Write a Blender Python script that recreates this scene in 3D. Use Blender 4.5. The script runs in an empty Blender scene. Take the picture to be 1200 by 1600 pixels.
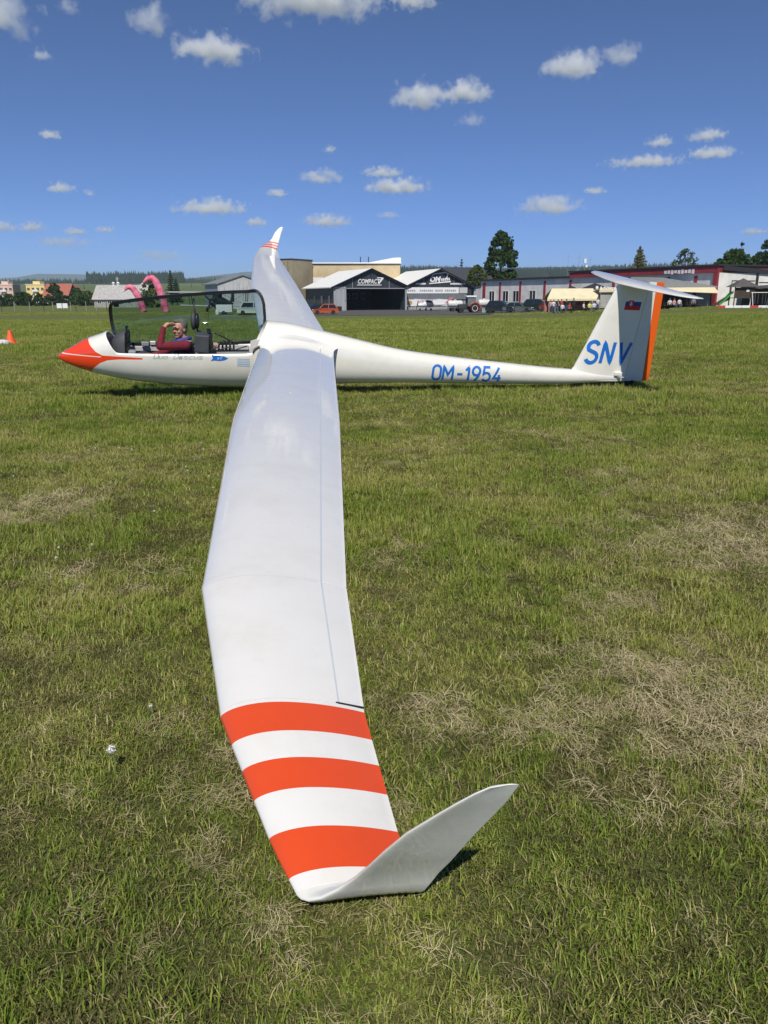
import bpy, bmesh, math, random
import numpy as np
from mathutils import Vector, Matrix, Euler
random.seed(7); rng = np.random.default_rng(11)
R = math.radians
scene = bpy.context.scene
C = scene.collection

# ------------------------------------------------------------------ camera, sky, sun, exposure
CAM_H, CAM_PITCH, FPX = 1.3567, 0.2692, 1216.0
cam_data = bpy.data.cameras.new('camera')
cam = bpy.data.objects.new('camera', cam_data); C.objects.link(cam)
cam.location = (0, 0, CAM_H)
cam.rotation_euler = (math.pi / 2 - CAM_PITCH, 0.0033, 0)
cam_data.sensor_fit = 'VERTICAL'; cam_data.sensor_height = 36.0; cam_data.sensor_width = 27.0
cam_data.lens = FPX / 1600 * 36
cam_data.clip_start = 0.05; cam_data.clip_end = 90000
scene.camera = cam

SUN_EL, SUN_AZ = 49.0, 179.0          # degrees; azimuth from +Y towards +X: the sun stands behind the photographer
world = bpy.data.worlds.new('World'); scene.world = world; world.use_nodes = True
wn = world.node_tree.nodes; wl = world.node_tree.links
sky = wn.new('ShaderNodeTexSky'); sky.sky_type = 'NISHITA'; sky.sun_disc = False
sky.sun_elevation = R(SUN_EL); sky.sun_rotation = R(SUN_AZ)
sky.altitude = 7500; sky.air_density = 1.0; sky.dust_density = 0.0; sky.ozone_density = 10.0
wl.new(sky.outputs[0], wn['Background'].inputs[0]); wn['Background'].inputs[1].default_value = 0.125
sun_data = bpy.data.lights.new('sun', 'SUN'); sun_data.energy = 4.8; sun_data.angle = R(0.53)
sun_data.color = (1.0, 0.945, 0.85)
sun = bpy.data.objects.new('sun', sun_data); C.objects.link(sun)
sd = Vector((math.sin(R(SUN_AZ)) * math.cos(R(SUN_EL)), math.cos(R(SUN_AZ)) * math.cos(R(SUN_EL)), math.sin(R(SUN_EL))))
sun.rotation_euler = sd.to_track_quat('Z', 'Y').to_euler(); sun.location = sd * 60
vs = scene.view_settings
vs.view_transform = 'Standard'; vs.look = 'None'; vs.exposure = -0.05; vs.gamma = 1.0; vs.use_curve_mapping = False
scene.render.engine = 'CYCLES'
cy = scene.cycles
cy.max_bounces = 8; cy.diffuse_bounces = 3; cy.glossy_bounces = 3; cy.transmission_bounces = 6
cy.transparent_max_bounces = 10; cy.volume_bounces = 6; cy.use_denoising = True
cy.volume_step_rate = 1.0; cy.volume_max_steps = 256; cy.caustics_reflective = False; cy.caustics_refractive = False

# ------------------------------------------------------------------ helpers
def link(o, parent=None):
    C.objects.link(o)
    if parent is not None: o.parent = parent
    return o

def at(px, py, Y):
    """world point on the sight line of photo pixel (px, py) at ground distance Y"""
    x = (px - 600) / FPX; y = (800 - py) / FPX
    r = -0.0033; c, s = math.cos(r), math.sin(r); x, y = c * x + s * y, -s * x + c * y
    cp, sp = math.cos(CAM_PITCH), math.sin(CAM_PITCH)
    d = Vector((x, cp + y * sp, y * cp - sp)); t = Y / d.y
    return Vector((0, 0, CAM_H)) + d * t

def gz(x, y):
    """height of the airfield ground"""
    s = min(max((y - 28) / 85.0, 0), 1); s = s * s * (3 - 2 * s)
    t = min(max((x - 14) / 28.0, 0), 1)
    return -1.25 * s * (1 - t) - 0.02 * s * t

class MB:
    """collects faces into one mesh"""
    def __init__(s): s.v = []; s.f = []; s.m = []
    def face(s, pts, mi=0):
        b = len(s.v); s.v += [tuple(p) for p in pts]; s.f.append(tuple(range(b, b + len(pts)))); s.m.append(mi)
    def raw(s, vs_, fs_, mi=0):
        b = len(s.v); s.v += [tuple(p) for p in vs_]; s.f += [tuple(b + i for i in f) for f in fs_]; s.m += [mi] * len(fs_)
    def box(s, c, d, rz=0, mi=0, rx=0, ry=0):
        Mx = Matrix.Translation(c) @ Euler((rx, ry, rz)).to_matrix().to_4x4()
        h = [x / 2 for x in d]
        p = [Mx @ Vector((a * h[0], b * h[1], e * h[2])) for a in (-1, 1) for b in (-1, 1) for e in (-1, 1)]
        s.raw(p, [(0, 1, 3, 2), (4, 6, 7, 5), (0, 4, 5, 1), (2, 3, 7, 6), (0, 2, 6, 4), (1, 5, 7, 3)], mi); return s
    def rings(s, rs, closed=True, cap=True, mi=0, mis=None):
        n = len(rs[0]); b = len(s.v)
        for r in rs: s.v += [tuple(p) for p in r]
        for i in range(len(rs) - 1):
            for j in range(n if closed else n - 1):
                k = (j + 1) % n
                s.f.append((b + i * n + j, b + i * n + k, b + (i + 1) * n + k, b + (i + 1) * n + j)); s.m.append(mis[i] if mis else mi)
        if cap:
            s.f.append(tuple(b + j for j in range(n - 1, -1, -1))); s.m.append(mis[0] if mis else mi)
            e = b + (len(rs) - 1) * n; s.f.append(tuple(e + j for j in range(n))); s.m.append(mis[-1] if mis else mi)
        return s
    def tube(s, pts, r, n=8, mi=0, cap=True):
        pts = [Vector(p) for p in pts]; rr = r if isinstance(r, (list, tuple)) else [r] * len(pts)
        rs = []; up = Vector((0.013, 0.021, 1))
        for i, p in enumerate(pts):
            d = (pts[min(i + 1, len(pts) - 1)] - pts[max(i - 1, 0)]).normalized()
            if abs(d.dot(up.normalized())) > 0.98: up = Vector((1, 0.02, 0.01))
            a = d.cross(up).normalized(); c = a.cross(d).normalized()
            rs.append([p + rr[i] * (math.cos(2 * math.pi * k / n) * a + math.sin(2 * math.pi * k / n) * c) for k in range(n)])
        return s.rings(rs, True, cap, mi)
    def lathe(s, prof, c=(0, 0, 0), n=16, mi=0, axis='Z'):
        rs = []
        for (r, z) in prof:
            ring = []
            for k in range(n):
                a = 2 * math.pi * k / n; q = (r * math.cos(a), r * math.sin(a), z)
                if axis == 'Y': q = (q[0], q[2], q[1])
                if axis == 'X': q = (q[2], q[0], q[1])
                ring.append((c[0] + q[0], c[1] + q[1], c[2] + q[2]))
            rs.append(ring)
        return s.rings(rs, True, True, mi)
    def prism(s, poly, a, b, axis='Y', mi=0):
        """polygon in the plane across axis, extruded from a to b"""
        def P(u, v, w): return (u, w, v) if axis == 'Y' else ((w, u, v) if axis == 'X' else (u, v, w))
        s.rings([[P(u, v, a) for u, v in poly], [P(u, v, b) for u, v in poly]], True, True, mi); return s
    def ball(s, c, r, n=12, m=8, mi=0):
        r = r if isinstance(r, (tuple, list)) else (r, r, r)
        rs = [[(c[0] + r[0] * math.sin(t) * math.cos(2 * math.pi * k / n), c[1] + r[1] * math.sin(t) * math.sin(2 * math.pi * k / n), c[2] - r[2] * math.cos(t)) for k in range(n)]
              for t in [math.pi * (0.02 + 0.96 * i / m) for i in range(m + 1)]]
        return s.rings(rs, True, True, mi)
    def mesh(s, name):
        me = bpy.data.meshes.new(name); me.from_pydata(s.v, [], s.f); return me
    def build(s, name, mats, parent=None, smooth=False, bevel=0, weld=False, fixn=True):
        me = s.mesh(name); o = bpy.data.objects.new(name, me)
        for m in (mats if isinstance(mats, (list, tuple)) else [mats]): me.materials.append(m)
        me.polygons.foreach_set('material_index', s.m)
        if weld or fixn:
            b = bmesh.new(); b.from_mesh(me)
            if weld: bmesh.ops.remove_doubles(b, verts=b.verts, dist=1e-5)
            if fixn: bmesh.ops.recalc_face_normals(b, faces=b.faces)
            b.to_mesh(me); b.free()
        if smooth is True: me.polygons.foreach_set('use_smooth', [True] * len(me.polygons))
        elif smooth: 
            me.polygons.foreach_set('use_smooth', [True] * len(me.polygons)); me.set_sharp_from_angle(angle=R(smooth))
        link(o, parent)
        if bevel:
            bv = o.modifiers.new('bevel', 'BEVEL'); bv.width = bevel; bv.segments = 2; bv.limit_method = 'ANGLE'
        return o

def tag(o, label=None, cat=None, group=None, kind=None):
    if label: o['label'] = label
    if cat: o['category'] = cat
    if group: o['group'] = group
    if kind: o['kind'] = kind
    return o
def thing(name, label, cat, loc=(0, 0, 0), rz=0, group=None):
    o = bpy.data.objects.new(name, None); o.empty_display_size = 0.3; C.objects.link(o)
    o.location = loc; o.rotation_euler = (0, 0, rz); return tag(o, label, cat, group)
def copy_thing(root, loc, rz, label=None, group=None, scale=None):
    r = root.copy(); C.objects.link(r); r.location = loc; r.rotation_euler = (0, 0, rz)
    if label: r['label'] = label
    if group: r['group'] = group
    if scale: r.scale = (scale,) * 3
    for ch in root.children:
        c = ch.copy(); C.objects.link(c); c.parent = r
        for g in ch.children:
            d = g.copy(); C.objects.link(d); d.parent = c
    return r

# ------------------------------------------------------------------ materials
def lin(r, g, b):
    f = lambda c: (c / 255 / 12.92) if c / 255 <= 0.04045 else ((c / 255 + 0.055) / 1.055) ** 2.4
    return (f(r), f(g), f(b))
def mat(name, col, rough=0.6, metal=0.0, var=0.0, scale=4.0, bump=0.0, coat=0.0, spec=0.5, bscale=None, col2=None, detail=6):
    m = bpy.data.materials.new(name); m.use_nodes = True; n = m.node_tree.nodes; l = m.node_tree.links; p = n['Principled BSDF']
    p.inputs['Base Color'].default_value = (*col, 1); p.inputs['Roughness'].default_value = rough; p.inputs['Metallic'].default_value = metal
    p.inputs['Coat Weight'].default_value = coat; p.inputs['Coat Roughness'].default_value = 0.04; p.inputs['Specular IOR Level'].default_value = spec
    if var or bump:
        tc = n.new('ShaderNodeTexCoord'); nz = n.new('ShaderNodeTexNoise'); nz.inputs['Scale'].default_value = scale; nz.inputs['Detail'].default_value = detail
        nz.inputs['Roughness'].default_value = 0.6
        l.new(tc.outputs['Object'], nz.inputs['Vector'])
        if var:
            mx = n.new('ShaderNodeMix'); mx.data_type = 'RGBA'
            c2 = col2 if col2 else tuple(c * (1 - var) for c in col)
            mx.inputs[6].default_value = (*col, 1); mx.inputs[7].default_value = (*c2, 1)
            rp = n.new('ShaderNodeMapRange'); rp.inputs[1].default_value = 0.35; rp.inputs[2].default_value = 0.68
            l.new(nz.outputs[0], rp.inputs[0]); l.new(rp.outputs[0], mx.inputs[0]); l.new(mx.outputs[2], p.inputs['Base Color'])
        if bump:
            nb = nz
            if bscale:
                nb = n.new('ShaderNodeTexNoise'); nb.inputs['Scale'].default_value = bscale; nb.inputs['Detail'].default_value = 4; l.new(tc.outputs['Object'], nb.inputs['Vector'])
            bp = n.new('ShaderNodeBump'); bp.inputs['Strength'].default_value = bump; bp.inputs['Distance'].default_value = 0.02
            l.new(nb.outputs[0], bp.inputs['Height']); l.new(bp.outputs[0], p.inputs['Normal'])
    return m
def stripes_mat(name, c1, c2, freq, axis=0, rough=0.5, metal=0.0, grime=0.3, sharp=None):
    """corrugated or seamed sheet metal"""
    m = mat(name, c1, rough, metal); n = m.node_tree.nodes; l = m.node_tree.links; p = n['Principled BSDF']
    tc = n.new('ShaderNodeTexCoord'); sx = n.new('ShaderNodeSeparateXYZ'); l.new(tc.outputs['Object'], sx.inputs[0])
    mu = n.new('ShaderNodeMath'); mu.operation = 'MULTIPLY'; mu.inputs[1].default_value = freq * 2 * math.pi; l.new(sx.outputs[axis], mu.inputs[0])
    sn = n.new('ShaderNodeMath'); sn.operation = 'SINE'; l.new(mu.outputs[0], sn.inputs[0])
    bp = n.new('ShaderNodeBump'); bp.inputs['Strength'].default_value = 0.6; bp.inputs['Distance'].default_value = 0.03
    l.new(sn.outputs[0], bp.inputs['Height']); l.new(bp.outputs[0], p.inputs['Normal'])
    nz = n.new('ShaderNodeTexNoise'); nz.inputs['Scale'].default_value = 0.9; nz.inputs['Detail'].default_value = 8
    mp = n.new('ShaderNodeMapping'); mp.inputs['Scale'].default_value = (3, 3, 0.5); l.new(tc.outputs['Object'], mp.inputs[0]); l.new(mp.outputs[0], nz.inputs['Vector'])
    mx = n.new('ShaderNodeMix'); mx.data_type = 'RGBA'; mx.inputs[6].default_value = (*c1, 1); mx.inputs[7].default_value = (*c2, 1)
    rp = n.new('ShaderNodeMapRange'); rp.inputs[1].default_value = 0.4; rp.inputs[2].default_value = 0.7; rp.inputs[4].default_value = 1.0
    l.new(nz.outputs[0], rp.inputs[0]); l.new(rp.outputs[0], mx.inputs[0]); l.new(mx.outputs[2], p.inputs['Base Color'])
    return m
# ------------------------------------------------------------------ clouds: small cumulus, real volumes about 1.4 km up
def cloud_mat(name, dens, thr):
    m = bpy.data.materials.new(name); m.use_nodes = True; n = m.node_tree.nodes; l = m.node_tree.links
    n.remove(n['Principled BSDF']); out = n['Material Output']
    v = n.new('ShaderNodeVolumePrincipled'); v.inputs['Color'].default_value = (1, 1, 1, 1); v.inputs['Anisotropy'].default_value = 0.0
    l.new(v.outputs[0], out.inputs['Volume'])
    tc = n.new('ShaderNodeTexCoord'); oi = n.new('ShaderNodeObjectInfo')
    ln = n.new('ShaderNodeVectorMath'); ln.operation = 'LENGTH'
    sp = n.new('ShaderNodeSeparateXYZ'); l.new(tc.outputs['Object'], sp.inputs[0])
    # flat base: points below the middle count farther out
    mn = n.new('ShaderNodeMath'); mn.operation = 'MINIMUM'; mn.inputs[1].default_value = 0; l.new(sp.outputs[2], mn.inputs[0])
    ad = n.new('ShaderNodeMath'); ad.operation = 'ADD'; l.new(sp.outputs[2], ad.inputs[0]); l.new(mn.outputs[0], ad.inputs[1])
    cb = n.new('ShaderNodeCombineXYZ'); l.new(sp.outputs[0], cb.inputs[0]); l.new(sp.outputs[1], cb.inputs[1]); l.new(ad.outputs[0], cb.inputs[2])
    l.new(cb.outputs[0], ln.inputs[0])
    mr = n.new('ShaderNodeMath'); mr.operation = 'MULTIPLY'; mr.inputs[1].default_value = 40; l.new(oi.outputs['Random'], mr.inputs[0])
    geo = n.new('ShaderNodeVectorMath'); geo.operation = 'MULTIPLY'; 
    at_ = n.new('ShaderNodeAttribute'); at_.attribute_type = 'OBJECT'; at_.attribute_name = 'noise_scale'
    l.new(tc.outputs['Object'], geo.inputs[0]); l.new(at_.outputs['Vector'], geo.inputs[1])
    nz = n.new('ShaderNodeTexNoise'); nz.noise_dimensions = '4D'; nz.inputs['Scale'].default_value = 1.0; nz.inputs['Detail'].default_value = 6; nz.inputs['Roughness'].default_value = 0.62
    l.new(geo.outputs[0], nz.inputs['Vector']); l.new(mr.outputs[0], nz.inputs['W'])
    # density = clamp((thr - r + (noise-.5)*amp) * gain)
    a1 = n.new('ShaderNodeMath'); a1.operation = 'MULTIPLY_ADD'; a1.inputs[1].default_value = 3.0; a1.inputs[2].default_value = thr - 1.5
    l.new(nz.outputs[0], a1.inputs[0])
    a2 = n.new('ShaderNodeMath'); a2.operation = 'SUBTRACT'; l.new(a1.outputs[0], a2.inputs[0]); l.new(ln.outputs['Value'], a2.inputs[1])
    a3 = n.new('ShaderNodeMath'); a3.operation = 'MULTIPLY'; a3.use_clamp = True; a3.inputs[1].default_value = 1.35; l.new(a2.outputs[0], a3.inputs[0])
    ds = n.new('ShaderNodeAttribute'); ds.attribute_type = 'OBJECT'; ds.attribute_name = 'optical'
    a4 = n.new('ShaderNodeMath'); a4.operation = 'MULTIPLY'; l.new(a3.outputs[0], a4.inputs[0]); l.new(ds.outputs['Fac'], a4.inputs[1])
    l.new(a4.outputs[0], v.inputs['Density'])
    m.cycles.volume_step_rate = 1.0
    m.cycles.volume_sampling = 'MULTIPLE_IMPORTANCE'
    return m
CLOUD = cloud_mat('cloud_vapour', 1.0, 0.66)
def cloud_mesh():
    b = bmesh.new(); bmesh.ops.create_icosphere(b, subdivisions=2, radius=1.05); me = bpy.data.meshes.new('cloud'); b.to_mesh(me); b.free(); me.materials.append(CLOUD); return me
CLOUD_ME = cloud_mesh()
# x0, y0, x1, y1 in photo pixels, thickness 0..1, label
CLOUDS = [
 (-60,-30,62,78,1,'white cloud cut by the top left corner of the sky'),
 (52,70,84,98,.5,'small ragged cloud just below the top left corner cloud'),
 (92,-12,130,28,.3,'faint wisp at the top edge right of the corner cloud'),
 (205,4,270,68,.6,'slanting wispy cloud left of the long white one near the top'),
 (270,52,396,110,1,'long white cloud slanting down to the right, upper left sky'),
 (365,-40,605,40,1.2,'largest white cloud cut by the top edge above the far wing'),
 (606,-14,690,20,.7,'small cloud at the top edge right of the largest cloud'),
 (610,128,712,182,1,'left half of the twin white clouds right of centre'),
 (690,126,772,168,.9,'right half of the twin white clouds right of centre'),
 (850,80,940,144,1.2,'round bright cumulus high above the tail'),
 (942,70,1008,116,.45,'ragged thin cloud beside the round bright cumulus'),
 (64,198,98,218,.8,'small oval cloud alone at upper left'),
 (74,280,122,304,.7,'small flat cloud at left above the horizon row'),
 (132,292,150,306,.4,'tiny puff right of the small flat left cloud'),
 (270,308,394,342,1,'wide flat bottomed cloud left of the far wing tip'),
 (384,338,420,358,.7,'small puff just left of the far wing tip'),
 (418,294,454,310,.7,'small puff high above the far wing tip'),
 (466,264,540,294,.55,'thin broken cloud left of the stacked pair'),
 (506,226,530,242,.5,'tiny lone puff above the broken cloud'),
 (568,260,634,282,.7,'upper thin cloud of the stacked pair'),
 (566,278,678,310,1,'lower wide cloud of the stacked pair'),
 (474,334,554,360,.9,'low lumpy cloud right of the far wing tip'),
 (590,330,628,344,.35,'faint low cloud under the stacked pair'),
 (30,342,74,364,.8,'lumpy low cloud second from the left edge'),
 (-30,340,30,364,.7,'low cloud cut by the left edge'),
 (100,352,136,368,.8,'small low oval cloud, third in the left row'),
 (150,350,182,364,.7,'small low oval cloud, fourth in the left row'),
 (48,364,152,390,.28,'pale hazy streak cloud low at left'),
 (205,386,300,412,.25,'pale flat streaks of cloud low above the valley'),
 (1076,204,1140,230,.8,'upper cloud of the two at the right edge'),
 (1074,232,1156,258,.9,'lower long cloud of the two at the right edge'),
 (1010,216,1056,238,.7,'small puff left of the right edge pair'),
 (950,244,1072,272,.8,'long flat cloud high over the tail'),
 (810,306,916,346,.8,'long stepped cloud above the tall green tree'),
 (912,294,952,310,.6,'small puff right of the stepped cloud'),
 (1156,360,1200,374,.7,'small low cloud near the right edge'),
 (715,178,762,206,.22,'faint torn wisp under the twin clouds'),
]
for (x0, y0, x1, y1, th, lab) in CLOUDS:
    cx, cyp = (x0 + x1) / 2, (y0 + y1) / 2
    el = math.atan((800 - cyp) / FPX) - CAM_PITCH
    Yd = min(1400 / math.tan(el), 24000)
    c = at(cx, cyp, Yd); depth = Yd / math.cos(el) * 1.0
    k = depth / FPX * math.cos(math.atan((800 - cyp) / FPX)) 
    sx = (x1 - x0) / 2 * k * 1.25; sz = (y1 - y0) / 2 * k * 1.22
    o = bpy.data.objects.new('cloud', CLOUD_ME); C.objects.link(o)
    o.location = c; o.scale = (sx, min(sx, sz * 1.8), sz); o.rotation_euler = (0, 0, -math.atan2(c.x, c.y))
    L = sz * 0.62
    o['noise_scale'] = (sx / L, min(sx, sz * 1.8) / L, sz / L)
    o['optical'] = 3.3 * th / sz
    tag(o, lab, 'cloud', 'fair weather clouds')
# ------------------------------------------------------------------ airfield ground
def ground_mat():
    m = bpy.data.materials.new('meadow'); m.use_nodes = True; n = m.node_tree.nodes; l = m.node_tree.links; p = n['Principled BSDF']
    p.inputs['Roughness'].default_value = .95; p.inputs['Specular IOR Level'].default_value = .1
    g = n.new('ShaderNodeNewGeometry')
    def noise(sc, det=6, rough=.6, stretch=None):
        z = n.new('ShaderNodeTexNoise'); z.inputs['Scale'].default_value = sc; z.inputs['Detail'].default_value = det; z.inputs['Roughness'].default_value = rough
        if stretch:
            mp = n.new('ShaderNodeMapping'); mp.inputs['Scale'].default_value = stretch; mp.inputs['Rotation'].default_value = (0, 0, .10); l.new(g.outputs['Position'], mp.inputs[0]); l.new(mp.outputs[0], z.inputs['Vector'])
        else: l.new(g.outputs['Position'], z.inputs['Vector'])
        return z.outputs[0]
    def rng_(s, a, b, c=0., d=1.):
        r = n.new('ShaderNodeMapRange'); r.inputs[1].default_value = a; r.inputs[2].default_value = b; r.inputs[3].default_value = c; r.inputs[4].default_value = d; l.new(s, r.inputs[0]); return r.outputs[0]
    def mix(f, a, b):
        x = n.new('ShaderNodeMix'); x.data_type = 'RGBA'; l.new(f, x.inputs[0])
        for i, q in ((6, a), (7, b)):
            if isinstance(q, tuple): x.inputs[i].default_value = (*q, 1)
            else: l.new(q, x.inputs[i])
        return x.outputs[2]
    c = mix(rng_(noise(.35, 8), .38, .62), (.105, .140, .032), (.165, .190, .05))
    c = mix(rng_(noise(.16, 5, .5, (.16, 1.9, 1)), .42, .62), c, (.18, .20, .06))           # mown swathes lying across the view
    c = mix(rng_(noise(.5, 5, .5, (.10, 1.1, 1)), .50, .66), c, (.075, .105, .028))
    c = mix(rng_(noise(9, 6, .75), .40, .66), c, (.050, .056, .018))
    c = mix(rng_(noise(1.6, 8, .7), .58, .70), c, (.23, .20, .105))
    c = mix(rng_(noise(38, 3, .7), .40, .62, 0, .6), c, (.20, .225, .07))
    l.new(c, p.inputs['Base Color'])
    b = n.new('ShaderNodeBump'); b.inputs['Strength'].default_value = .9; b.inputs['Distance'].default_value = .05; l.new(noise(22, 5, .8), b.inputs['Height']); l.new(b.outputs[0], p.inputs['Normal'])
    return m
M_GROUND = ground_mat()
ys = [-8, -4, -1, 0, 1, 2, 3, 4, 5, 6, 8, 10, 12, 14, 17, 20, 24, 28, 32, 38, 44, 50, 58, 66, 74, 82, 90, 98, 106, 113, 120, 140, 170, 210, 270, 350, 500, 800, 1400, 2500, 5000, 9000, 15000]
xs = [-9000, -4000, -2000, -900, -400, -220, -150, -110, -80, -60, -45, -35, -27, -20, -15, -11, -8, -5, -2.5, 0, 2.5, 5, 8, 11, 14, 17, 20, 24, 28, 32, 36, 42, 50, 60, 80, 110, 150, 220, 400, 900, 2000, 4000, 9000]
g = MB(); nx = len(xs)
g.v = [(x, y, gz(x, y)) for y in ys for x in xs]
for i in range(len(ys) - 1):
    for j in range(nx - 1): g.f.append((i * nx + j, i * nx + j + 1, (i + 1) * nx + j + 1, (i + 1) * nx + j)); g.m.append(0)
ground = tag(g.build('ground', M_GROUND, smooth=True, fixn=False), kind='structure')

# ---- grass: tufts of blades scattered by geometry nodes
def blade_mat(name, cols, straw, trans=.35):
    m = bpy.data.materials.new(name); m.use_nodes = True; n = m.node_tree.nodes; l = m.node_tree.links; n.remove(n['Principled BSDF'])
    at_ = n.new('ShaderNodeAttribute'); at_.attribute_name = 'tint'
    oi = n.new('ShaderNodeObjectInfo'); g = n.new('ShaderNodeNewGeometry')
    nz = n.new('ShaderNodeTexNoise'); nz.inputs['Scale'].default_value = 1.1; nz.inputs['Detail'].default_value = 4; l.new(g.outputs['Position'], nz.inputs['Vector'])
    n2 = n.new('ShaderNodeTexNoise'); n2.inputs['Scale'].default_value = .16; n2.inputs['Detail'].default_value = 4
    mp = n.new('ShaderNodeMapping'); mp.inputs['Scale'].default_value = (.35, 1.6, 1); l.new(g.outputs['Position'], mp.inputs[0]); l.new(mp.outputs[0], n2.inputs['Vector'])
    s = n.new('ShaderNodeMath'); s.operation = 'MULTIPLY_ADD'; s.inputs[1].default_value = .30; l.new(oi.outputs['Random'], s.inputs[0]); l.new(at_.outputs['Fac'], s.inputs[2])
    s2 = n.new('ShaderNodeMath'); s2.operation = 'MULTIPLY_ADD'; s2.inputs[1].default_value = 1.5; l.new(nz.outputs[0], s2.inputs[0]); l.new(s.outputs[0], s2.inputs[2])
    s3 = n.new('ShaderNodeMath'); s3.operation = 'MULTIPLY_ADD'; s3.inputs[1].default_value = 1.0; l.new(n2.outputs[0], s3.inputs[0]); l.new(s2.outputs[0], s3.inputs[2])
    r = n.new('ShaderNodeMapRange'); r.inputs[1].default_value = .80; r.inputs[2].default_value = 2.30; l.new(s3.outputs[0], r.inputs[0])
    cr = n.new('ShaderNodeValToRGB'); el = cr.color_ramp.elements
    for i, (t, c) in enumerate(cols):
        e = el[i] if i < 2 else el.new(t)
        e.position = t; e.color = (*c, 1)
    l.new(r.outputs[0], cr.inputs[0])
    d = n.new('ShaderNodeBsdfDiffuse'); t_ = n.new('ShaderNodeBsdfTranslucent'); gl = n.new('ShaderNodeBsdfGlossy'); gl.inputs['Roughness'].default_value = .55; gl.inputs[0].default_value = (.8, .9, .6, 1)
    l.new(cr.outputs[0], d.inputs[0]); l.new(cr.outputs[0], t_.inputs[0])
    m1 = n.new('ShaderNodeMixShader'); m1.inputs[0].default_value = trans; l.new(d.outputs[0], m1.inputs[1]); l.new(t_.outputs[0], m1.inputs[2])
    m2 = n.new('ShaderNodeMixShader'); m2.inputs[0].default_value = .03; l.new(m1.outputs[0], m2.inputs[1]); l.new(gl.outputs[0], m2.inputs[2])
    l.new(m2.outputs[0], n['Material Output'].inputs[0]); return m
M_BLADE = blade_mat('grass_blade', [(0, (.075, .145, .016)), (1, (.52, .46, .20)), (.30, (.130, .210, .024)), (.55, (.215, .280, .038)), (.78, (.34, .35, .080))], 0, .2)
M_STRAW = blade_mat('dry_straw', [(0, (.30, .245, .115)), (1, (.72, .63, .40)), (.5, (.52, .44, .25))], 1, .2)

M_THATCH = blade_mat('dead_thatch', [(0, (.040, .042, .014)), (1, (.30, .25, .115)), (.5, (.105, .105, .035))], 1, .1)
def tuft(name, n, rad, hmin, hmax, wid, lean, m, seed, straw=False):
    r = np.random.default_rng(seed); v = []; f = []; tint = []
    for i in range(n):
        a = r.uniform(0, 2 * math.pi); q = rad * math.sqrt(r.uniform()); bx, by = q * math.cos(a), q * math.sin(a)
        L = r.uniform(hmin, hmax); di = r.uniform(0, 2 * math.pi); le = lean * r.uniform(.2, 1.2); w = wid * r.uniform(.6, 1.25)
        cx, cy_ = math.cos(di), math.sin(di); sx_, sy_ = -cy_ * w / 2, cx * w / 2
        if straw:
            z0 = r.uniform(.004, .035); pts = []
            cv = r.normal(0, .28); tilt = r.normal(.10, .35)
            x, y, z, d_ = bx, by, z0, di
            for k in range(4):
                pts.append((x, y, max(z, .003))); x += math.cos(d_) * L / 3; y += math.sin(d_) * L / 3; z += tilt * L / 3; d_ += cv; tilt -= .25
        else:
            pts = []
            for k in range(4):
                t = k / 3; an = le * t * 1.1
                pts.append((bx + cx * L * t * math.sin(an), by + cy_ * L * t * math.sin(an), L * t * math.cos(an)))
        b = len(v)
        for k, (x, y, z) in enumerate(pts[:3]):
            s = 1.0 if straw else (1, .85, .55)[k]; v += [(x - sx_ * s, y - sy_ * s, z), (x + sx_ * s, y + sy_ * s, z)]
        v.append(pts[3]); f += [(b, b + 1, b + 3, b + 2), (b + 2, b + 3, b + 5, b + 4), (b + 4, b + 5, b + 6)]
        tint += [float(np.clip(r.beta(1.1, 2.5), 0, 1))] * 7
    me = bpy.data.meshes.new(name); me.from_pydata(v, [], f); me.materials.append(m)
    a_ = me.attributes.new('tint', 'FLOAT', 'POINT'); a_.data.foreach_set('value', tint)
    return bpy.data.objects.new(name, me)
TUFTS = [tuft('grass_tuft', 46, .065, .028, .062, .0040, .95, M_BLADE, 1), tuft('grass_tuft', 40, .07, .02, .048, .0038, 1.05, M_BLADE, 2),
         tuft('grass_tuft', 30, .05, .045, .088, .0045, .8, M_BLADE, 3), tuft('grass_tuft', 52, .08, .018, .040, .0036, 1.25, M_BLADE, 4), tuft('dead_mat', 110, .10, .008, .034, .0026, 1.6, M_THATCH, 44)]
STRAW = [tuft('straw_tuft', 60, .075, .025, .085, .0017, 0, M_STRAW, 5, True), tuft('straw_tuft', 46, .06, .02, .06, .0019, 0, M_STRAW, 6, True), tuft('loose_straw', 11, .10, .02, .075, .0017, 0, M_STRAW, 7, True)]

def vnoise(x, y, seed=0):
    """smooth value noise in numpy"""
    def h(i, j): 
        q = np.sin(i * 127.1 + j * 311.7 + seed * 74.7) * 43758.5453; return q - np.floor(q)
    i, j = np.floor(x), np.floor(y); u, v_ = x - i, y - j; u = u * u * (3 - 2 * u); v_ = v_ * v_ * (3 - 2 * v_)
    return (h(i, j) * (1 - u) + h(i + 1, j) * u) * (1 - v_) + (h(i, j + 1) * (1 - u) + h(i + 1, j + 1) * u) * v_
def fbm(x, y, seed=0): return (vnoise(x, y, seed) + .55 * vnoise(x * 2.1, y * 2.1, seed + 1) + .3 * vnoise(x * 4.3, y * 4.3, seed + 2) + .15 * vnoise(x * 9, y * 9, seed + 3)) / 2.0
GZ = np.vectorize(gz)
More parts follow.
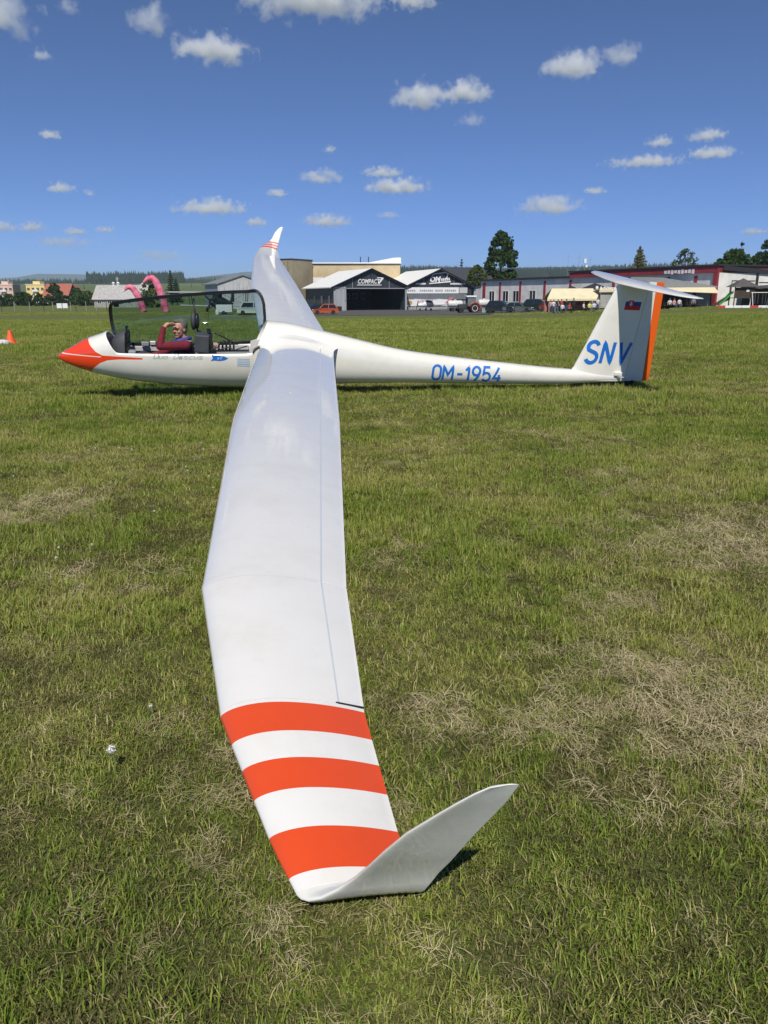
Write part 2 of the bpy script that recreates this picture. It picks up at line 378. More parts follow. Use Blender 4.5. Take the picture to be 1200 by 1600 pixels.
# dead thatch raked into patches, seen in the photograph (photo pixel, radius in metres across, strength)
PATCH = [(1100, 850, 1.1, 1.0), (1180, 830, 1.0, 1.0), (1000, 1060, .55, .9), (1080, 1130, .55, 1.1), (960, 1130, .5, 1.0), (1160, 1120, .4, .9), (900, 1090, .35, .7), (60, 790, .9, 1.0), (130, 900, .45, .8), (200, 890, .4, .6), (960, 945, .35, .8), (860, 690, 1.5, .6), (960, 760, 1.3, .5), (600, 885, .35, .8), (1010, 1260, .3, .9), (880, 1230, .3, .8), (1130, 1250, .28, .9), (360, 1250, .22, .7), (330, 1340, .22, .7), (50, 1330, .25, .7), (180, 1290, .2, .5), (640, 1110, .3, .8), (1040, 1360, .22, .8), (1150, 1330, .22, .6), (20, 1440, .2, .7), (340, 1430, .2, .6), (240, 1030, .3, .6), (60, 1040, .3, .5), (500, 1480, .25, .4), (700, 1480, .25, .4), (310, 1190, .2, .6), (760, 1170, .3, .5)]
def thatch(x, y):
    s = np.zeros_like(x)
    for (px, py, rr, k) in PATCH:
        d_ = at(px, py, 1.0) - Vector((0, 0, CAM_H)); t = -CAM_H / d_.z; c = (d_.x * t, d_.y * t)
        s = np.maximum(s, k * np.exp(-(((x - c[0]) / rr) ** 2 + ((y - c[1]) / (rr * .8)) ** 2) * 1.9))
    return s
def scatter(zones, seed):
    r = np.random.default_rng(seed); X, Y, S = [], [], []
    for (y0, y1, dens, sc) in zones:
        w1 = .56 * y1 + 1.9; n = int(dens * 2 * w1 * (y1 - y0)); x = r.uniform(-w1, w1, n); y = r.uniform(y0, y1, n)
        k = np.abs(x) < .56 * y + 1.9; x, y = x[k], y[k]
        X.append(x); Y.append(y); S.append(np.full(len(x), sc))
    return np.concatenate(X), np.concatenate(Y), np.concatenate(S), r
def field(name, x, y, sc, kind, rotz, tilt, sources):
    n = len(x); me = bpy.data.meshes.new(name); co = np.empty((n, 3), np.float32); co[:, 0] = x; co[:, 1] = y; co[:, 2] = GZ(x, y) - .002
    me.vertices.add(n); me.vertices.foreach_set('co', co.ravel())
    for nm, ty, dat in (('sc', 'FLOAT', sc), ('kd', 'INT', kind)):
        me.attributes.new(nm, ty, 'POINT').data.foreach_set('value', np.asarray(dat, np.float32 if ty == 'FLOAT' else np.int32))
    rt = np.zeros((n, 3), np.float32); rt[:, 2] = rotz; rt[:, 0] = tilt[0]; rt[:, 1] = tilt[1]
    me.attributes.new('rt', 'FLOAT_VECTOR', 'POINT').data.foreach_set('vector', rt.ravel())
    o = bpy.data.objects.new(name, me); C.objects.link(o)
    nt = bpy.data.node_groups.new(name, 'GeometryNodeTree'); nt.interface.new_socket('Geometry', in_out='INPUT', socket_type='NodeSocketGeometry'); nt.interface.new_socket('Geometry', in_out='OUTPUT', socket_type='NodeSocketGeometry')
    N = nt.nodes; L = nt.links; gi = N.new('NodeGroupInput'); go = N.new('NodeGroupOutput'); jn = N.new('GeometryNodeJoinGeometry')
    def attr(nm, ty):
        a = N.new('GeometryNodeInputNamedAttribute'); a.data_type = ty; a.inputs[0].default_value = nm; return a.outputs[0]
    kd, s_, r_ = attr('kd', 'INT'), attr('sc', 'FLOAT'), attr('rt', 'FLOAT_VECTOR')
    for k, src in enumerate(sources):
        oi = N.new('GeometryNodeObjectInfo'); oi.inputs['Object'].default_value = src; oi.inputs['As Instance'].default_value = True
        cm = N.new('FunctionNodeCompare'); cm.data_type = 'INT'; cm.operation = 'EQUAL'; L.new(kd, cm.inputs[2]); cm.inputs[3].default_value = k
        ip = N.new('GeometryNodeInstanceOnPoints'); L.new(gi.outputs[0], ip.inputs['Points']); L.new(cm.outputs[0], ip.inputs['Selection']); L.new(oi.outputs['Geometry'], ip.inputs['Instance']); L.new(r_, ip.inputs['Rotation']); L.new(s_, ip.inputs['Scale'])
        L.new(ip.outputs[0], jn.inputs[0])
    L.new(jn.outputs[0], go.inputs[0]); md = o.modifiers.new('scatter', 'NODES'); md.node_group = nt
    return o
x, y, sc, r = scatter([(.3, 3.5, 520, .82), (3.5, 9, 380, .92), (9, 20, 150, 1.25), (20, 40, 40, 1.8), (40, 80, 11, 2.4)], 5)
th = thatch(x, y); hb = fbm(x * .9, y * .9, 3)
fine = fbm(x * 3.2, y * 3.2, 40)
keep = r.uniform(size=len(x)) > np.clip(th * .45, 0, .5) + np.clip((.46 - fine) * 3.2, 0, .72)
x, y, sc, hb, th = x[keep], y[keep], sc[keep], hb[keep], th[keep]
kind = np.where(hb + r.normal(0, .09, len(x)) > .58, 2, np.where(hb + r.normal(0, .09, len(x)) > .46, 0, np.where(r.uniform(size=len(x)) < .5, 1, 3)))
sc = sc * r.uniform(.72, 1.25, len(x)) * (1 - .3 * np.clip(th, 0, 1))
mx_, my_, ms_, r2 = scatter([(.3, 3.5, 380, .9), (3.5, 9, 200, 1.1), (9, 20, 60, 1.6)], 15)
x = np.concatenate([x, mx_]); y = np.concatenate([y, my_]); sc = np.concatenate([sc, ms_ * r2.uniform(.8, 1.2, len(mx_))]); kind = np.concatenate([kind, np.full(len(mx_), 4)])
gr = field('grass', x, y, sc, kind, r.uniform(0, 6.28, len(x)), (r.normal(0, .12, len(x)), r.normal(0, .12, len(x))), TUFTS)
tag(gr, 'short mown green grass of the airfield', 'grass', kind='stuff')
x, y, sc, r = scatter([(.3, 3.5, 520, .72), (3.5, 9, 300, .85), (9, 20, 80, 1.3)], 9)
th = thatch(x, y); hb = fbm(x * 1.7 + 9, y * 1.7, 8); h2 = fbm(x * .5, y * .5, 21)
prob = np.clip((th - .30) * 1.5 * np.clip((hb - .33) * 4.5, 0, 1.4), 0, 1) + np.clip((hb - .60) * 3.0, 0, .45) + .05 + np.clip((h2 - .58) * 1.0, 0, .2)
loose = r.uniform(size=len(x)) < .30 * np.clip(.35 + 1.3 * (h2 - .3), .15, 1)
kd = np.where(r.uniform(size=len(x)) < prob * .48, r.integers(0, 2, len(x)), np.where(loose, 2, -1))
keep = kd >= 0
x, y, sc, th = x[keep], y[keep], sc[keep], th[keep]
dg = field('dry_clippings', x, y, sc * r.uniform(.6, 1.2, len(x)) * (1 + .35 * th), kd[keep], r.uniform(0, 6.28, len(x)), (r.normal(0, .12, len(x)), r.normal(0, .12, len(x))), STRAW)
tag(dg, 'dry straw coloured clippings lying in patches on the grass', 'clippings', kind='stuff')
# ------------------------------------------------------------------ the glider (built level in its own frame: x aft from the nose, y to starboard, z up)
WHITE = lin(238, 238, 236)
def gelcoat(name, col, rough=0.22, dirt=0.10, dscale=3.0):
    m = mat(name, col, rough, coat=1.0); n = m.node_tree.nodes; l = m.node_tree.links; p = n['Principled BSDF']
    p.inputs['Coat Roughness'].default_value = 0.05; p.inputs['Coat IOR'].default_value = 1.5
    tc = n.new('ShaderNodeTexCoord'); nz = n.new('ShaderNodeTexNoise'); nz.inputs['Scale'].default_value = dscale; nz.inputs['Detail'].default_value = 9; nz.inputs['Roughness'].default_value = 0.7
    l.new(tc.outputs['Object'], nz.inputs['Vector'])
    mx = n.new('ShaderNodeMix'); mx.data_type = 'RGBA'; mx.inputs[6].default_value = (*col, 1); mx.inputs[7].default_value = (*[c * (1 - dirt) * k for c, k in zip(col, (1, .985, .94))], 1)
    rp = n.new('ShaderNodeMapRange'); rp.inputs[1].default_value = 0.45; rp.inputs[2].default_value = 0.75
    l.new(nz.outputs[0], rp.inputs[0]); l.new(rp.outputs[0], mx.inputs[0]); l.new(mx.outputs[2], p.inputs['Base Color'])
    r2 = n.new('ShaderNodeMapRange'); r2.inputs[3].default_value = rough; r2.inputs[4].default_value = rough + 0.15; l.new(nz.outputs[0], r2.inputs[0]); l.new(r2.outputs[0], p.inputs['Roughness'])
    # faint waviness of the hand finished skin
    n2 = n.new('ShaderNodeTexNoise'); n2.inputs['Scale'].default_value = 1.3; n2.inputs['Detail'].default_value = 2; l.new(tc.outputs['Object'], n2.inputs['Vector'])
    bp = n.new('ShaderNodeBump'); bp.inputs['Strength'].default_value = 0.12; bp.inputs['Distance'].default_value = 0.02; l.new(n2.outputs[0], bp.inputs['Height']); l.new(bp.outputs[0], p.inputs['Coat Normal'])
    return m, mx
M_WING, _ = gelcoat('wing_paint', (0.87, 0.855, 0.815))
M_BODY, _bmx = gelcoat('fuselage_gelcoat', (0.82, 0.80, 0.73))
M_FIN, _fmx = gelcoat('rudder_gelcoat', (0.80, 0.785, 0.72))
M_WLET, _ = gelcoat('winglet_gelcoat', (0.86, 0.85, 0.79), 0.3, 0.16, 9.0)
ORANGE = (0.78, 0.080, 0.014)
M_ORANGE, _ = gelcoat('orange_paint', ORANGE, 0.4, 0.10)
M_ORANGE.node_tree.nodes['Principled BSDF'].inputs['Coat Weight'].default_value = 0.35
M_BLACK = mat('black_plastic', (0.012, 0.012, 0.013), 0.45)
M_RUBBER = mat('black_rubber', (0.02, 0.02, 0.02), 0.8, var=.3)
M_DGREY = mat('dark_grey_panel', (0.055, 0.06, 0.068), 0.65, var=.2, scale=8)
M_MGREY = mat('interior_grey', (0.30, 0.31, 0.33), 0.7, var=.25, scale=5)
M_LGREY = mat('interior_light', (0.55, 0.54, 0.52), 0.6, var=.2, scale=6)
M_BLUE = mat('blue_vinyl', lin(28, 112, 200), 0.4, coat=.5)
M_LBLUE = mat('pale_blue_vinyl', lin(150, 185, 220), 0.4)
M_TAPE = mat('clear_tape', (.78, .78, .77), .15, coat=.5)
M_SEAL = mat('grey_gap_seal', lin(186, 194, 204), 0.4)
M_DSEAL = mat('dark_seal', lin(95, 92, 84), 0.6)

# nose paint: orange cone with a tapering flash, decided by position on the hull
def nose_paint(m, mixnode):
    n = m.node_tree.nodes; l = m.node_tree.links; p = n['Principled BSDF']
    tc = n.new('ShaderNodeTexCoord'); sx = n.new('ShaderNodeSeparateXYZ'); l.new(tc.outputs['Object'], sx.inputs[0])
    mr = n.new('ShaderNodeMapRange'); mr.inputs[1].default_value = -0.50; mr.inputs[2].default_value = 0.16; l.new(sx.outputs[2], mr.inputs[0])
    cr = n.new('ShaderNodeValToRGB'); cr.color_ramp.interpolation = 'LINEAR'
    tab = [(-.50, .43), (-.42, .44), (-.33, .50), (-.25, .60), (-.205, .70), (-.182, .86), (-.170, 1.17), (-.146, 1.17), (-.142, .64), (-.10, .555), (-.02, .475), (.06, .425), (.16, .385)]
    el = cr.color_ramp.elements
    while len(el) > 1: el.remove(el[-1])
    for i, (z, x) in enumerate(tab):
        t = (z + .5) / .66
        e = el[0] if i == 0 else el.new(t)
        e.position = t; v = x / 2; e.color = (v, v, v, 1)
    l.new(mr.outputs[0], cr.inputs[0])
    mu = n.new('ShaderNodeMath'); mu.operation = 'MULTIPLY'; mu.inputs[1].default_value = 2.0; l.new(cr.outputs[0], mu.inputs[0])
    lt = n.new('ShaderNodeMath'); lt.operation = 'LESS_THAN'; l.new(sx.outputs[0], lt.inputs[0]); l.new(mu.outputs[0], lt.inputs[1])
    # thin pale pinstripe through the cone
    ab = n.new('ShaderNodeMath'); ab.operation = 'ADD'; ab.inputs[1].default_value = 0.163; l.new(sx.outputs[2], ab.inputs[0])
    a2 = n.new('ShaderNodeMath'); a2.operation = 'ABSOLUTE'; l.new(ab.outputs[0], a2.inputs[0])
    g = n.new('ShaderNodeMath'); g.operation = 'GREATER_THAN'; g.inputs[1].default_value = 0.0055; l.new(a2.outputs[0], g.inputs[0])
    fr = n.new('ShaderNodeMath'); fr.operation = 'GREATER_THAN'; fr.inputs[1].default_value = 0.62; l.new(sx.outputs[0], fr.inputs[0])
    mxx = n.new('ShaderNodeMath'); mxx.operation = 'MAXIMUM'; l.new(g.outputs[0], mxx.inputs[0]); l.new(fr.outputs[0], mxx.inputs[1])
    ml = n.new('ShaderNodeMath'); ml.operation = 'MULTIPLY'; l.new(lt.outputs[0], ml.inputs[0]); l.new(mxx.outputs[0], ml.inputs[1])
    mx = n.new('ShaderNodeMix'); mx.data_type = 'RGBA'; l.new(ml.outputs[0], mx.inputs[0]); l.new(mixnode.outputs[2], mx.inputs[6]); mx.inputs[7].default_value = (0.86, 0.06, 0.015, 1)
    l.new(mx.outputs[2], p.inputs['Base Color'])
nose_paint(M_BODY, _bmx)

GL_M = Matrix(((0.9882153802, -0.1398804703, 0.0621596034), (0.1465380147, 0.9818902529, -0.1200755662), (-0.044237682, 0.1277692662, 0.990816856)))
GL_O = Vector((-4.4546745, 10.8015435, 0.8146143))
glider = thing('glider', 'white two seat glider with orange nose, near wing tip resting on the grass', 'glider')
glider.matrix_world = Matrix.Translation(GL_O) @ GL_M.to_4x4()
def G(x, y, z): return GL_M @ Vector((x, y, z)) + GL_O

def interp(x, tab):
    if x <= tab[0][0]: return tab[0][1]
    for (a, u), (b, v) in zip(tab, tab[1:]):
        if x <= b: return u + (v - u) * (x - a) / (b - a)
    return tab[-1][1]
def smooth_tab(tab):
    """monotone-ish cubic resampling so that lofts have no kinks"""
    xs = np.array([t[0] for t in tab]); ys = np.array([t[1] for t in tab])
    d = np.gradient(ys, xs); X = np.linspace(xs[0], xs[-1], 400); out = []
    for x in X:
        i = min(max(np.searchsorted(xs, x) - 1, 0), len(xs) - 2); h = xs[i + 1] - xs[i]; t = (x - xs[i]) / h
        out.append((x, (2*t**3 - 3*t**2 + 1) * ys[i] + (t**3 - 2*t**2 + t) * h * d[i] + (-2*t**3 + 3*t**2) * ys[i + 1] + (t**3 - t**2) * h * d[i + 1]))
    return out
F_TOP = smooth_tab([(0, -.221), (.06, -.168), (.176, -.098), (.395, .03), (.635, .126), (.84, .24), (1.14, .40), (1.73, .54), (2.4, .50), (2.83, .365), (3.1, .345), (3.54, .262), (4.12, .143), (4.7, .03), (5.45, -.052), (6.44, -.13), (7.145, -.178), (7.4, -.188), (8.0, -.215), (8.25, -.24)])
F_BOT = smooth_tab([(0, -.221), (.05, -.272), (.156, -.326), (.488, -.425), (.909, -.508), (1.34, -.549), (1.78, -.571), (2.45, -.577), (3.0, -.556), (3.84, -.492), (4.72, -.456), (5.49, -.442), (6.48, -.430), (7.28, -.408), (8.0, -.362), (8.25, -.345)])
F_W = smooth_tab([(0, .0), (.05, .055), (.176, .118), (.395, .196), (.68, .262), (.84, .285), (1.14, .315), (1.73, .348), (2.5, .362), (2.83, .352), (3.3, .305), (3.84, .245), (4.7, .196), (5.5, .172), (6.5, .148), (7.3, .118), (8.0, .075), (8.25, .055)])
F_ZC = smooth_tab([(0, -.221), (.4, -.18), (.84, -.12), (1.7, -.09), (2.6, -.06), (3.2, -.10), (3.84, -.17), (4.7, -.21), (5.5, -.245), (6.5, -.28), (7.3, -.295), (8.25, -.29)])
SILL = [(.672, .14), (.70, .085), (.74, .02), (.785, -.05), (.825, -.092), (.87, -.098), (1.3, -.088), (1.8, -.07), (2.3, -.048), (2.58, -.035), (2.64, -.02), (2.69, .05), (2.74, .16), (2.79, .27), (2.835, .37)]
def sec(x, th):
    """hull point at station x; th measured from the keel, positive to starboard"""
    zt, zb, w, zc = interp(x, F_TOP), interp(x, F_BOT), interp(x, F_W), interp(x, F_ZC)
    zc = min(max(zc, zb + .3 * (zt - zb)), zt - .3 * (zt - zb)) if zt - zb > 1e-4 else zc
    s, c = math.sin(th), math.cos(th)
    e = 0.88
    ys = w * math.copysign(abs(s) ** e, s)
    zs = zc - (zc - zb) * math.copysign(abs(c) ** e, c) if c > 0 else zc + (zt - zc) * abs(c) ** e
    return (x, ys, zs)
def hull_y(x, z):
    zt, zb, w, zc = interp(x, F_TOP), interp(x, F_BOT), interp(x, F_W), interp(x, F_ZC)
    zc = min(max(zc, zb + .3 * (zt - zb)), zt - .3 * (zt - zb))
    q = (zc - z) / (zc - zb) if z < zc else (z - zc) / (zt - zc)
    c = min(max(q, 0), 1) ** (1 / .88); return w * max(0, 1 - c * c) ** .44
def cut_angle(x):
    if x <= SILL[0][0] or x >= SILL[-1][0]: return math.pi
    zs = interp(x, SILL); lo, hi = math.pi * .3, math.pi
    if sec(x, math.pi)[2] <= zs: return math.pi
    for _ in range(40):
        m_ = (lo + hi) / 2
        if sec(x, m_)[2] > zs: hi = m_
        else: lo = m_
    return lo
st = sorted(set([0.004, .015, .03, .05, .08, .12] + [round(.16 + .04 * i, 3) for i in range(13)] + [.672 + .0082 * i for i in range(22)] + [.87 + .06 * i for i in range(29)] + [2.6 + .012 * i for i in range(21)] + [2.9 + .08 * i for i in range(67)]))
st = [x for x in st if x <= 8.25]
NS = 56; rs = []
for x in st:
    a = cut_angle(x); rs.append([sec(x, -a + 2 * a * k / NS) for k in range(NS + 1)])
mb = MB(); mb.rings(rs, closed=False, cap=False)
mb.face([p for p in rs[0]][::-1]); mb.face(rs[-1])
hull = mb.build('fuselage', M_BODY, glider, smooth=50, weld=True)
sol = hull.modifiers.new('shell', 'SOLIDIFY'); sol.thickness = 0.018; sol.offset = -1; sol.use_quality_normals = False

# ---- wings
W_LE = [(0, 2.745), (.3, 2.74), (.7, 2.728), (2.5, 2.64), (5.0, 2.538), (8.2, 2.536), (9.14, 2.662), (9.70, 2.815), (9.87, 2.875)]
W_TE = [(0, 3.79), (.3, 3.765), (.7, 3.715), (1.6, 3.645), (4.9, 3.415), (8.2, 3.146), (9.14, 3.110), (9.70, 3.132), (9.87, 3.150)]
W_TH = [(0, .165), (.6, .155), (3, .15), (8.2, .15), (9.14, .155), (9.70, .14), (9.87, .115)]
def foil(t, lo=0.0, hi=1.0, n=26):
    """airfoil outline from hi (upper) round the nose to hi (lower); unit chord"""
    def y(x):
        th = 5 * t * (.2969 * math.sqrt(x) - .1260 * x - .3516 * x * x + .2843 * x ** 3 - .1036 * x ** 4)
        cmb = .045 * (2 * .42 * x - x * x) / (.42 ** 2) if x < .42 else .045 * ((1 - 2 * .42) + 2 * .42 * x - x * x) / ((1 - .42) ** 2)
        return cmb + th, cmb - th * 0.92
    us = [lo + (hi - lo) * (1 - math.cos(math.pi / 2 * i / n)) if lo == 0 else lo + (hi - lo) * i / n for i in range(n + 1)]
    up = [(u, y(u)[0]) for u in us][::-1]; dn = [(u, y(u)[1]) for u in us]
    return up + dn[1:] if lo == 0 else up + dn
def flex(ya, side): return .15 * (max(0, ya - 8.2) / 1.65) ** 1.4 if side > 0 else 0.0   # the raised wing bends up towards its tip
def wing_ring(ya, side, lo=0.0, hi=1.0, n=26):
    le, te, t = interp(ya, W_LE), interp(ya, W_TE), interp(ya, W_TH); c = te - le
    zb = 0.05 + 0.0595 * ya + flex(ya, side)
    fl = max(0, 1 - (ya - .22) / .30) if ya > .22 else 1.0   # root fillet: the section swells into the hull
    t2 = t * (1 + .55 * fl * fl)
    le -= .05 * fl * fl; c += .10 * fl * fl
    return [(le + u * c, side * ya, zb - .012 + v * c + (0 if lo else 0)) for u, v in foil(t2, lo, hi, n)]
def build_wing(side):
    H = 0.815
    yr = [.20, .26, .32, .38, .44, .50, .58, .70, .9, 1.2, 1.6, 2, 2.5, 3, 3.5, 4, 4.5, 4.9, 5.4, 6, 6.6, 7.2, 7.7, 8.197]
    root = MB().rings([wing_ring(y, side, 0, 1.0) for y in yr[:8]]).build('wing', M_WING, glider, smooth=50)
    tag(root, 'near wing sloping down to the grass, orange bands at the tip' if side < 0 else 'far wing raised into the sky')
    MB().rings([wing_ring(y, side, 0, H) for y in [.703] + yr[8:]]).build('inner_panel', M_WING, root, smooth=50)
    MB().rings([wing_ring(y, side, 0, H) for y in (8.2015, 8.5, 8.8, 9.118)]).build('outer_panel', M_WING, root, smooth=50)
    MB().rings([wing_ring(y, side, H + .012, 1, 6) for y in [.706, 1.2, 1.6, 2.5, 3.5, 4.2, 4.897]]).build('flap', M_WING, root, smooth=50)
    MB().rings([wing_ring(y, side, H + .012, 1, 6) for y in [4.903, 6, 7, 7.6, 8.197]]).build('inner_aileron', M_WING, root, smooth=50)
    MB().rings([wing_ring(y, side, H + .012, 1, 6) for y in [8.2015, 8.5, 8.8, 9.112]]).build('outer_aileron', M_WING, root, smooth=50)
    # soft gap seal just below the hinge line, lower skin side
    sl = MB()
    for ys in ([.71, 1.6, 3, 4.9], [4.9, 6.5, 8.2], [8.2, 8.6, 9.11]):
        a = []
        for y in ys:
            le, te, t = interp(y, W_LE), interp(y, W_TE), interp(y, W_TH); c = te - le; zb = .05 + .0595 * y - .012 + flex(y, side)
            zu = [v for u, v in foil(t, 0, H)][0] * c; wd = .0035
            a.append([(le + (H - .001) * c, side * y, zb + zu - .003), (le + (H + .0135) * c, side * y, zb + zu - .0042), (le + (H + .0135) * c, side * y, zb + zu - .012), (le + (H - .001) * c, side * y, zb + zu - .012)])
        sl.rings(a)
    sl.build('gap_seal', M_SEAL, root)
    # airbrake cap let into the upper skin
    cp_ = []
    for y in [2.9 + .1 * i for i in range(14)]:
        le, te, t = interp(y, W_LE), interp(y, W_TE), interp(y, W_TH); c = te - le; zb = .05 + .0595 * y - .012; up_s = foil(t, 0, 1)[:27]
        zu = lambda u: interp(u, [(a_, b_) for a_, b_ in up_s[::-1]]) * c + zb + .0012
        cp_.append([(le + .50 * c, side * y, zu(.50)), (le + .525 * c, side * y, zu(.525)), (le + .525 * c, side * y, zu(.525) - .006), (le + .50 * c, side * y, zu(.50) - .006)])
    MB().rings(cp_).build('airbrake_cap', M_WING, root)
    # sealing tape over the panel joint
    tp = []
    for y in (8.188, 8.211):
        le, te, t = interp(y, W_LE), interp(y, W_TE), interp(y, W_TH); c = te - le; zb = .05 + .0595 * y - .012
        tp.append([(le + u * c, side * y, zb + v * c + .0006) for u, v in foil(t, 0, .80)[:27]])
    MB().rings(tp, closed=False, cap=False).build('joint_tape', M_TAPE, root, fixn=False, smooth=True)
    # banded tip
    bands = [9.1215, 9.14, 9.21, 9.285, 9.34, 9.407, 9.47, 9.532, 9.60, 9.673, 9.74, 9.806, 9.85]
    mi = []
    for a, b in zip(bands, bands[1:]):
        m_ = (a + b) / 2
        mi.append(1 if (9.14 < m_ < 9.285 or 9.407 < m_ < 9.532 or 9.673 < m_ < 9.806) else 0)
    # winglet: the tip turns up in a short curve, then runs straight with strong sweep
    rr = [wing_ring(y, side, 0, 1) for y in bands]
    tip = MB().rings(rr, cap=True, mis=mi).build('wing_tip', [M_WING, M_ORANGE], root, smooth=50)
    wl = []
    z0 = .05 + .0595 * 9.85 - .012 + flex(9.85, side); wk = .76 if side > 0 else 1.0
    P = [  # y, z offset, LE x, TE x, cant angle from flat, thickness
        (9.851, 0.000, 2.868, 3.150, 3.5, .115), (9.866, .004, 2.877, 3.152, 16, .11), (9.880, .013, 2.893, 3.153, 34, .105), (9.892, .032, 2.918, 3.155, 52, .10), (9.903, .065, 2.952, 3.164, 63, .10),
        (9.917, .11, 2.986, 3.176, 66, .10), (9.95, .18, 3.012, 3.191, 66, .10), (9.98, .25, 3.038, 3.204, 67, .10), (10.007, .32, 3.072, 3.223, 68, .10), (10.033, .385, 3.118, 3.241, 68, .10),
        (10.051, .43, 3.152, 3.253, 68, .10), (10.063, .462, 3.180, 3.258, 68, .10), (10.070, .482, 3.205, 3.262, 68, .09), (10.072, .488, 3.235, 3.263, 68, .08)]
    for (y, dz, le, te, an, t) in P:
        c = te - le; ca, sa = math.cos(R(an)), math.sin(R(an))
        wl.append([(le + u * c, side * (y - v * c * sa), z0 + dz * wk + v * c * ca) for u, v in foil(t, 0, 1)])
    MB().rings(wl).build('winglet', M_WLET, root, smooth=60)
    # thin black strip drawn along the gap at the end of the aileron
    le, te = interp(9.117, W_LE), interp(9.117, W_TE); c = te - le
    MB().tube([(le + .80 * c, side * 9.117, .05 + .0595 * 9.117 + .036 * c + flex(9.117, side)), (te, side * 9.117, .05 + .0595 * 9.117 - .008 + flex(9.117, side))], .0022, 6).build('aileron_gap', M_BLACK, root)
    return root
port = build_wing(-1); star = build_wing(1)
# dark seal in front of the near root
MB().tube([G_ for G_ in [(2.64, -.372, -.02), (2.665, -.366, .03), (2.71, -.36, .062), (2.77, -.345, .082), (2.80, -.325, .086)]], [.006, .013, .013, .012, .004], 8).build('root_seal', M_DSEAL, glider, smooth=True)

# ---- fin, rudder, tailplane
def fin_half(x, z, x0, x1):
    u = min(max((x - x0) / (x1 - x0), 0), 1); t = .12
    return (x1 - x0) * 5 * t * (.2969 * math.sqrt(u) - .1260 * u - .3516 * u * u + .2843 * u ** 3 - .1036 * u ** 4)
def fin_le(z): return interp(z, [(-.34, 7.20), (-.26, 7.30), (-.20, 7.372), (-.14, 7.413), (1.07, 7.892)])
def fin_hinge(z): return 8.225 + (z + .3) * .105
def rud_te(z): return interp(z, [(-.335, 8.60), (-.315, 8.648), (1.0, 8.622), (1.13, 8.615)])
def fin_ring(z, a, b, n=18):
    x0, x1 = fin_le(z), rud_te(z); xa, xb = a(z), b(z)
    us = [xa + (xb - xa) * (1 - math.cos(math.pi / 2 * i / n)) for i in range(n + 1)] if a is fin_le else [xa + (xb - xa) * i / n for i in range(n + 1)]
    g = [(x, -fin_half(x, z, x0, x1), z) for x in us]
    return g + [(x, -y, z_) for x, y, z_ in g[::-1]][(0 if b is not rud_te else 1):]
zs = [-.34, -.30, -.26, -.23, -.20, -.17, -.14, -.08, 0, .2, .4, .6, .8, 1.0, 1.07]
fin = MB().rings([fin_ring(z, fin_le, fin_hinge) for z in zs]).build('fin', M_BODY, glider, smooth=50)
def orange_rudder():
    n = M_FIN.node_tree.nodes; l = M_FIN.node_tree.links; p = n['Principled BSDF']
    tc = n.new('ShaderNodeTexCoord'); sx = n.new('ShaderNodeSeparateXYZ'); l.new(tc.outputs['Object'], sx.inputs[0])
    ma = n.new('ShaderNodeMath'); ma.operation = 'MULTIPLY_ADD'; ma.inputs[1].default_value = .035; l.new(sx.outputs[2], ma.inputs[0]); l.new(sx.outputs[0], ma.inputs[2])
    gt = n.new('ShaderNodeMath'); gt.operation = 'GREATER_THAN'; gt.inputs[1].default_value = 8.525; l.new(ma.outputs[0], gt.inputs[0])
    mx = n.new('ShaderNodeMix'); mx.data_type = 'RGBA'; l.new(gt.outputs[0], mx.inputs[0]); l.new(_fmx.outputs[2], mx.inputs[6]); mx.inputs[7].default_value = (.88, .13, .012, 1)
    l.new(mx.outputs[2], p.inputs['Base Color'])
orange_rudder()
rzs = [-.335, -.315, -.2, 0, .25, .5, .75, 1.0, 1.06, 1.13]
rudder = MB().rings([fin_ring(z, lambda q: fin_hinge(q) + .006, rud_te, 10) for z in rzs]).build('rudder', M_FIN, glider, smooth=50)
T_LE = [(0, 7.86), (.6, 7.92), (1.2, 8.015), (1.5, 8.085), (1.64, 8.14), (1.70, 8.20)]
T_TE = [(0, 8.43), (.6, 8.425), (1.2, 8.39), (1.5, 8.365), (1.64, 8.345), (1.70, 8.32)]
def tail_ring(y, lo, hi, n=14):
    ya = abs(y); le, te = interp(ya, T_LE), interp(ya, T_TE); c = te - le
    pts = foil(.105, lo, hi, n); return [(le + u * c, y, 1.105 + (v - .045 * .6) * c) for u, v in pts]
tys = [-1.70, -1.67, -1.6, -1.5, -1.2, -.6, -.2, 0, .2, .6, 1.2, 1.5, 1.6, 1.67, 1.70]
tail = MB().rings([tail_ring(y, 0, .74) for y in tys]).build('tailplane', M_WING, glider, smooth=50)
for s in (-1, 1):
    ys = [.08, .6, 1.2, 1.5, 1.58]
    MB().rings([tail_ring(s * y, .748, 1, 6) for y in ys]).build('elevator', M_WING, tail, smooth=50)
MB().rings([tail_ring(y, .748, .86, 4) for y in (-.05, .05)]).build('centre_fairing', M_WING, tail)
MB().box((8.10, -.075, -.225), (.12, .05, .06)).build('tail_fitting', M_BODY, glider, bevel=.012)
MB().rings([[(8.02, -.04, -.262), (8.02, -.05, -.266), (8.02, -.04, -.275)], [(8.16, -.10, -.262), (8.16, -.13, -.266), (8.16, -.10, -.275)], [(8.26, -.09, -.262), (8.26, -.12, -.266), (8.26, -.09, -.278)]]).build('tail_plate', M_BODY, glider)
tw = MB().lathe([(.06, -.035), (.095, -.03), (.105, -.012), (.105, .012), (.095, .03), (.06, .035)], (8.30, 0, -.335), 20, axis='Y').build('tail_wheel', M_RUBBER, glider, smooth=40)
mw = MB().lathe([(.11, -.06), (.16, -.062), (.185, -.045), (.193, 0), (.185, .045), (.16, .062), (.11, .06)], (2.95, 0, -.475), 28, axis='Y').build('main_wheel', M_RUBBER, glider, smooth=40)
